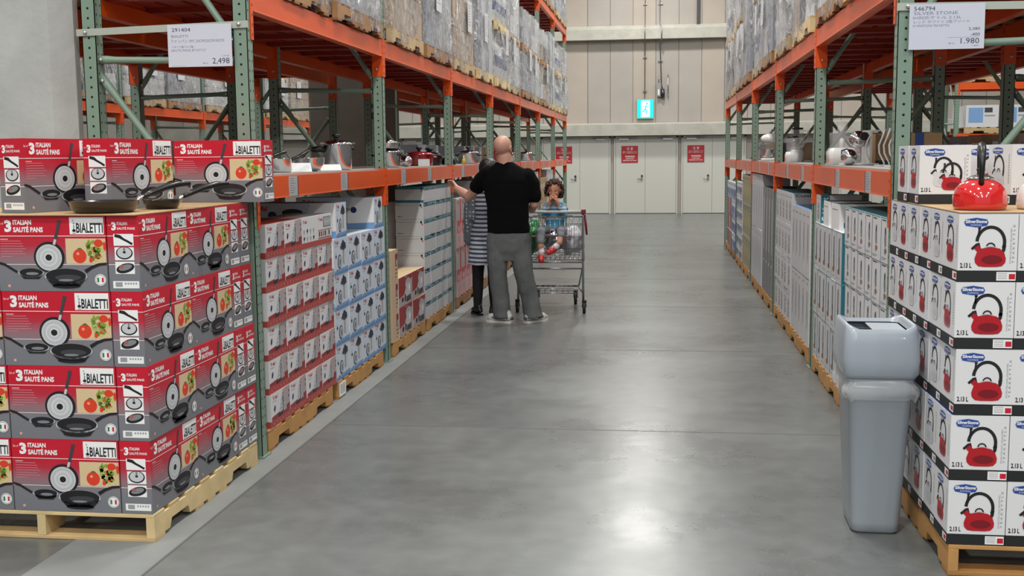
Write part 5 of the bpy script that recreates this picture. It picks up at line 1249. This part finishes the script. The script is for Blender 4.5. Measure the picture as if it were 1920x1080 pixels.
# ------------------------------------------------------------------ the woman
wo = empty('person', (-1.74, 11.12, 0), 0, 'dark-haired person in a navy striped dress and black leggings, half hidden behind the bald one', 'person')
b = MB(); T_, R_ = head(b, (.015, .05, 1.455), .205, 3.9, .0, skin, .9)
limb(b, [ml(0, .04, 1.28), ml(.01, .04, 1.36)], [.048, .045], skin); rings(b, [(0, .03, .8, .11, .08), (0, .03, 1.05, .09, .07), (0, .03, 1.2, .09, .06)], skin); limb(b, [ml(-.11, .03, 1.25), ml(.12, .03, 1.25)], [.045, .045], skin)
limb(b, [ml(-.12, .03, 1.23), ml(-.17, .02, 1.0), ml(-.185, .05, .80), ml(-.185, .08, .68)], [.042, .036, .030, .022], skin); hand(b, ml(-.185, .08, .68), (0, .15, -1), (1, 0, 0), .8, skin, .5, 1)
limb(b, [ml(.12, .03, 1.23), ml(.15, .12, 1.03), ml(.05, .28, 1.04)], [.042, .036, .022], skin); hand(b, ml(.05, .28, 1.04), (-.6, .8, 0), (-.6, -.4, -.5), .8, skin, .6, 1)
limb(b, [ml(-.075, .03, .80), ml(-.085, .02, .45), ml(-.095, .03, .08)], [.075, .052, .034], skin); limb(b, [ml(.075, .03, .80), ml(.075, .0, .45), ml(.085, -.03, .08)], [.075, .052, .034], skin)
solidify_build(b, 'body', wo, .007, smooth=2); eyes(wo, T_, R_, .205, 'b')
hairb = M('dark_hair', (28, 22, 22), .4, bump=.5, bscale=90)
b = MB(); Rh = Matrix.Rotation(3.9, 3, 'Z')
def hp(x, y, z): v = Rh @ Vector((x, y, 0)); return (.015+v.x, .05+v.y, 1.455+z)
b.ball(hp(0, .025, .035), .098, hairb, 20, 14, (1.0, 1.05, .98)); limb(b, [hp(0, .05, 0), hp(0, .07, -.08), hp(0, .07, -.16)], [.09, .085, .06], hairb); limb(b, [hp(-.07, .02, .02), hp(-.075, .02, -.10)], [.035, .03], hairb); limb(b, [hp(.07, .02, .02), hp(.075, .02, -.10)], [.035, .03], hairb)
solidify_build(b, 'hair', wo, .008, .012, .03)
def stripes(name, cols, period, rough=.8, offs=0.0, fr=.5):
    m = bpy.data.materials.new(name); m.use_nodes = True; nt = m.node_tree; p = nt.nodes['Principled BSDF']; p.inputs['Roughness'].default_value = rough
    tc = nt.nodes.new('ShaderNodeTexCoord'); sx = nt.nodes.new('ShaderNodeSeparateXYZ'); a = nt.nodes.new('ShaderNodeMath'); a.operation = 'DIVIDE'; a.inputs[1].default_value = period
    fc = nt.nodes.new('ShaderNodeMath'); fc.operation = 'FRACT'; cr = nt.nodes.new('ShaderNodeValToRGB'); cr.color_ramp.interpolation = 'CONSTANT'
    el = cr.color_ramp.elements
    while len(el) < len(cols): el.new(.5)
    for e_, (q, c) in zip(el, cols): e_.position = q; e_.color = (lin(c[0]), lin(c[1]), lin(c[2]), 1)
    ad = nt.nodes.new('ShaderNodeMath'); ad.operation = 'ADD'; ad.inputs[1].default_value = offs
    L = nt.links.new; L(tc.outputs['Object'], sx.inputs[0]); L(sx.outputs['Z'], ad.inputs[0]); L(ad.outputs[0], a.inputs[0]); L(a.outputs[0], fc.inputs[0]); L(fc.outputs[0], cr.inputs[0]); L(cr.outputs[0], p.inputs['Base Color'])
    return m
stripe = stripes('navy_stripe', [(0, (196, 198, 206)), (.52, (62, 68, 92))], .043)
b = MB(); limb(b, [ml(-.09, .03, 1.235), ml(.10, .03, 1.235)], [.058, .058], stripe)
b.lathe([(0, 1.27), (.07, 1.27), (.125, 1.22), (.135, 1.10), (.128, .98), (.150, .85), (.172, .70), (.190, .525), (.185, .515), (0, .55)], (.0, .035, 0), stripe, 28)
o = solidify_build(b, 'striped_dress', wo, .009, .022, .09)
dotm = bpy.data.materials.new('dotted_grey'); dotm.use_nodes = True
_n = dotm.node_tree; _p = _n.nodes['Principled BSDF']; _p.inputs['Roughness'].default_value = .85
_v = _n.nodes.new('ShaderNodeTexVoronoi'); _v.inputs['Scale'].default_value = 26; _v.inputs['Randomness'].default_value = .35; _c = _n.nodes.new('ShaderNodeTexCoord'); _r = _n.nodes.new('ShaderNodeValToRGB'); _r.color_ramp.interpolation = 'CONSTANT'
_r.color_ramp.elements[0].color = (.75, .76, .78, 1); _r.color_ramp.elements[1].position = .22; _r.color_ramp.elements[1].color = (.16, .17, .20, 1)
_n.links.new(_c.outputs['Object'], _v.inputs['Vector']); _n.links.new(_v.outputs['Distance'], _r.inputs[0]); _n.links.new(_r.outputs[0], _p.inputs['Base Color'])
b = MB(); limb(b, [ml(-.10, .03, 1.235), ml(-.15, .03, 1.12), ml(-.165, .03, .95), ml(-.175, .05, .76)], [.062, .068, .070, .058], dotm); limb(b, [ml(-.10, .09, 1.2), ml(-.12, .09, .98)], [.06, .075], dotm); limb(b, [ml(-.11, -.02, 1.2), ml(-.13, -.01, 1.0)], [.05, .06], dotm)
limb(b, [ml(.10, .03, 1.235), ml(.15, .11, 1.05), ml(.08, .24, 1.04)], [.060, .056, .046], dotm)
solidify_build(b, 'dotted_cardigan', wo, .009, .018, .07)
legb = M('black_leggings', (17, 17, 19), .8)
b = MB(); limb(b, [ml(-.075, .03, .70), ml(-.085, .02, .45), ml(-.09, .025, .28), ml(-.095, .03, .075)], [.085, .060, .056, .042], legb); limb(b, [ml(.075, .03, .70), ml(.075, .0, .45), ml(.08, -.02, .28), ml(.085, -.03, .075)], [.085, .060, .056, .042], legb)
solidify_build(b, 'leggings', wo, .008)
bshoe = M('black_shoe', (18, 17, 18), .4)
trainer(wo, -.10, .03, .5, .85, bshoe, bshoe); trainer(wo, .085, -.02, -.2, .85, bshoe, bshoe)

# ================================================================== SHOPPING TROLLEY
cart = empty('shopping_cart', (-1.105, 11.31, 0), 0, 'chrome wire shopping cart with a child seated behind its pale handle', 'shopping cart')
wire = M('cart_chrome', (168, 172, 178), .25, metal=.9); tyre = M('caster_rubber', (34, 34, 36), .6); cred = M('cart_red_plastic', (130, 24, 32), .4); hgrip = M('cart_handle_grey', (196, 196, 190), .4)
hw, hf = .345, .285; YB, YF = .0, .88     # half widths rear and front, rear and front y
def cp(u, v, z):     # u -1..1 across, v 0..1 rear to front
    return ((hw+(hf-hw)*v)*u, YB+(YF-YB)*v, z)
b = MB()
zt_ = lambda v: .985-.05*v
zb_ = lambda v: .545+.075*v
for z0, z1, r in ((.985, .935, .007), (.90, .86, .004), (.78, .76, .004), (.66, .69, .004), (.545, .62, .007)):
    b.tube([cp(-1, 0, z0), cp(1, 0, z0), cp(1, 1, z1), cp(-1, 1, z1)], r, wire, 6, closed=True)
for i in range(15):
    u = -1+2*i/14; b.tube([cp(u, 0, .985), cp(u*.98, 0.0, .55)], .0028, wire, 5); b.tube([cp(u, 1, .935), cp(u, 1, .62)], .0028, wire, 5); b.tube([cp(u, 0, .548), cp(u, 1, .622)], .0028, wire, 5)
for i in range(1, 18):
    v = i/18
    for s_ in (-1, 1): b.tube([cp(s_, v, zt_(v)), cp(s_*.98, v, zb_(v))], .0028, wire, 5)
    if i % 3 == 0: b.tube([cp(-1, v, zb_(v)), cp(1, v, zb_(v))], .0035, wire, 5)
b.build('wire_basket', cart)
b = MB()
for s_ in (-1, 1):
    b.tube([(s_*.335, .0, 1.03), (s_*.335, .0, .97), (s_*.332, .01, .52), (s_*.335, .015, .125)], .012, wire, 10)
    b.tube([(s_*.325, .015, .45), (s_*.30, .35, .40), (s_*.24, .72, .20)], .010, wire, 10)
    b.tube([(s_*.325, .015, .215), (s_*.28, .30, .215), (s_*.23, .74, .19)], .009, wire, 10)
b.tube([(-.33, .012, .455), (.33, .012, .455)], .009, wire, 8); b.tube([(-.33, .012, .52), (.33, .012, .52)], .009, wire, 8); b.tube([(-.235, .73, .19), (.235, .73, .19)], .009, wire, 8)
b.build('frame', cart)
b = MB()
for i in range(9): x = -.26+.065*i; b.tube([(x, .02, .225), (x*.85, .72, .20)], .003, wire, 5)
b.tube([(-.28, .02, .225), (.28, .02, .225), (.24, .72, .20), (-.24, .72, .20)], .005, wire, 6, closed=True); b.tube([(-.24, .0, .25), (.24, .0, .25)], .004, wire, 6)
for i in range(9): x = -.24+.06*i; b.tube([(x, .0, .25), (x, .02, .205)], .003, wire, 5)
b.tube([(-.28, .02, .20), (.28, .02, .20)], .005, wire, 6)
b.build('lower_rack', cart)
b = MB(); b.tube([(-.335, -.005, 1.035), (.322, -.005, 1.035)], .015, hgrip, 12); b.build('handle_bar', cart)
for s_ in (-1, 1):
    b = MB(); b.box(s_*.318, -.028, 1.008, s_*.362, .030, 1.060, cred); b.build('handle_cap', cart, bevel=.006)
b = MB(); b.tube([(.352, .01, 1.0), (.362, .02, .90), (.370, .03, .80)], [.010, .012, .010], cred, 8); b.build('side_bumper', cart)
def caster(x, y, r):
    e = MB(); e.cyl((x-.014, y, r), (x+.014, y, r), r, tyre, 24); e.cyl((x-.016, y, r), (x+.016, y, r), r*.45, wire, 16); e.build('wheel', cart)
    e = MB(); e.tube([(x-.020, y, r), (x-.020, y, r*2.05), (x+.020, y, r*2.05), (x+.020, y, r)], .006, wire, 6); e.cyl((x, y, r*2.0), (x, y, r*2.3), .024, tyre, 14); e.build('fork', cart)
caster(.345, .0, .058); caster(-.345, .03, .058); caster(.205, .70, .068); caster(-.21, .72, .068)
# child seat
b = MB(); b.box(-.20, .03, .775, .20, .20, .785, cred)
for i in range(9): x = -.2+.05*i; b.tube([(x, .21, .785), (x, .25, .98)], .003, wire, 5)
b.tube([(-.21, .25, .98), (.21, .25, .98)], .006, wire, 6); b.build('child_seat', cart)
# ------------------------------------------------------------------ goods in the trolley
def lumpy(name, c, r, sc3, mat, seed, label, cat, amp=.12):
    b = MB(); b.ball((0, 0, 0), r, mat, 32, 20, sc3); V = []
    for x, y, z in b.v:
        k = 1+amp*noise.noise(Vector((x*14+seed, y*14, z*14)))+amp*.6*noise.noise(Vector((x*34+seed, y*34, z*34))); V.append((x*k, y*k, z*k))
    b.v = V; o = b.build(name, loc=c); return tag(o, label, cat)
cx, cyy = -1.105, 11.31
pbag = M('plastic_bag_white', (206, 206, 212), .22, coat=.4, bump=.4, bscale=25); gbag = M('bag_green', (24, 128, 62), .25, coat=.5, bump=.5, bscale=25); foil = M('foil_silver', (190, 196, 204), .22, metal=.9, bump=.8, bscale=25); dkbag = M('dark_bag', (26, 28, 44), .35, coat=.3)
lumpy('plastic_bag', (cx+.185, cyy+.36, .722), .135, (.88, 1.1, 1.06), pbag, 3, 'crumpled white plastic bag in the cart beside the child', 'bag', .24)
lumpy('plastic_bag', (cx-.22, cyy+.34, .755), .135, (.70, 1.15, 1.25), gbag, 8, 'shiny green plastic bag in the cart between the child and the man', 'bag', .30)
lumpy('foil_packet', (cx+.005, cyy+.40, .700), .105, (.95, 1.0, .95), foil, 5, 'silver foil packet lying in the cart behind the child\'s legs', 'packet', .28)
lumpy('dark_packet', (cx-.01, cyy+.68, .72), .095, (1.2, .8, .9), dkbag, 9, 'dark blue packet in the cart behind the silver foil', 'packet', .2)
# ------------------------------------------------------------------ the child
ch = empty('person', (-1.072, 11.44, 0), 0, 'curly-haired child in a blue striped jumper and red shoes seated in the cart', 'person')
b = MB(); T_, R_ = head(b, (.0, -.02, 1.245), .185, -.08, .06, skin_c, 1.0)
limb(b, [ml(0, .01, 1.10), ml(0, 0, 1.16)], [.038, .036], skin_c); rings(b, [(0, .02, .83, .07, .06), (0, .02, 1.0, .07, .05), (0, .015, 1.08, .06, .04)], skin_c)
limb(b, [ml(-.075, .01, 1.08), ml(.08, .01, 1.08)], [.03, .03], skin_c)
limb(b, [ml(-.085, 0, 1.075), ml(-.098, -.055, .99), ml(-.04, -.14, 1.115), ml(-.035, -.145, 1.145)], [.032, .028, .018, .016], skin_c); hand(b, ml(-.037, -.145, 1.14), (.12, .10, 1), (.7, .3, .1), .55, skin_c, .9, -1)
limb(b, [ml(.085, 0, 1.075), ml(.105, -.055, .99), ml(.05, -.14, 1.115), ml(.04, -.145, 1.145)], [.032, .028, .018, .016], skin_c); hand(b, ml(.037, -.145, 1.14), (-.12, .10, 1), (-.7, .3, .1), .55, skin_c, .9, 1)
CL = [ml(-.05, .02, .86), ml(-.125, -.165, .835), ml(-.125, -.205, .69), ml(-.118, -.205, .60)]; CR = [ml(.05, .02, .86), ml(.082, -.165, .835), ml(.07, -.225, .73), ml(.015, -.235, .675)]
limb(b, CL, [.045, .036, .031, .024], skin_c); limb(b, CR, [.045, .036, .031, .024], skin_c)
solidify_build(b, 'body', ch, .0038, smooth=2); eyes(ch, T_, R_, .185, 'c')
hairc = M('curly_brown_hair', (66, 38, 28), .55, bump=.6, bscale=120)
b = MB(); R = random.Random(12)
for i in range(420):
    th = R.uniform(0, 2*PI); ph = R.uniform(-.85, 1.55); v = Vector((math.cos(th)*math.cos(ph), math.sin(th)*math.cos(ph), math.sin(ph)))
    if v.y < -.22 and v.z < .62-.25*abs(v.x) and abs(v.x) < .78: continue
    if v.y < -.05 and v.z < -.55: continue
    k = R.uniform(.93, 1.10); c = T_(0, .06, .02)+Vector((v.x*.098*k, v.y*.090*k, v.z*.104*k)); b.ball(c, R.uniform(.007, .013), hairc, 7, 5)
b.ball(T_(0, .30, .07), .080, hairc, 20, 12, (1.10, .85, 1.08))
solidify_build(b, 'curly_hair', ch, .0035, .010, .012, 1)
jump = stripes('blue_stripe_knit', [(0, (64, 148, 190)), (.42, (196, 204, 214)), (.60, (140, 150, 160)), (.78, (76, 158, 198))], .115, .85, .02)
b = MB(); rings(b, [(0, .0, .835, .100, .085), (0, .01, .88, .106, .090), (0, .015, .98, .100, .080), (0, .015, 1.06, .094, .070), (0, .012, 1.115, .060, .055)], jump); limb(b, [ml(-.075, .01, 1.085), ml(.08, .01, 1.085)], [.042, .042], jump)
limb(b, [ml(-.085, 0, 1.075), ml(-.100, -.055, .99), ml(-.050, -.125, 1.09)], [.040, .037, .027], jump); limb(b, [ml(.085, 0, 1.075), ml(.108, -.055, .99), ml(.060, -.125, 1.09)], [.040, .037, .027], jump)
b.ball(ml(.075, .07, 1.06), .06, jump, 14, 10)
solidify_build(b, 'striped_jumper', ch, .006, .012, .05)
glg = M('grey_leggings', (128, 132, 138), .85)
b = MB(); limb(b, [ml(-.05, .02, .86), ml(-.125, -.165, .838), ml(-.125, -.200, .74)], [.056, .046, .040], glg); limb(b, [ml(.05, .02, .86), ml(.082, -.165, .838), ml(.080, -.190, .80)], [.056, .046, .040], glg); solidify_build(b, 'leggings', ch, .006, .008, .05)
sockm = M('white_sock', (214, 214, 220), .8); rshoe = M('red_shoe', (196, 52, 50), .45)
b = MB(); limb(b, [ml(-.118, -.205, .655), ml(-.118, -.205, .60)], [.031, .031], sockm); b.build('sock', ch); b = MB(); limb(b, [ml(.045, -.232, .70), ml(.015, -.235, .675)], [.032, .031], sockm); b.build('sock', ch)
def kid_shoe(p0, p1, p2):
    b = MB(); limb(b, [p0, p1, p2], [.033, .034, .028], rshoe, 14); d = (Vector(p2)-Vector(p0)).normalized()
    m = Vector(p0).lerp(Vector(p2), .35); b.tube([m+Vector((-.036, 0, .0)), m+Vector((-.025, -.012, .030)), m+Vector((.025, -.012, .030)), m+Vector((.036, 0, 0))], .007, M('shoe_strap', (226, 120, 110), .4), 8)
    b.build('shoe', ch)
kid_shoe(ml(-.118, -.200, .585), ml(-.115, -.235, .568), ml(-.112, -.275, .553)); kid_shoe(ml(.015, -.235, .662), ml(-.005, -.262, .652), ml(-.035, -.292, .635))
b = MB(); b.ball((0, 0, 0), .019, M('bread', (206, 140, 80), .7), 14, 10, (1.5, .8, .8)); tag(b.build('bread_roll', loc=(-1.070, 11.292, 1.180)), 'small orange-brown piece of bread held at the child\'s mouth', 'food')
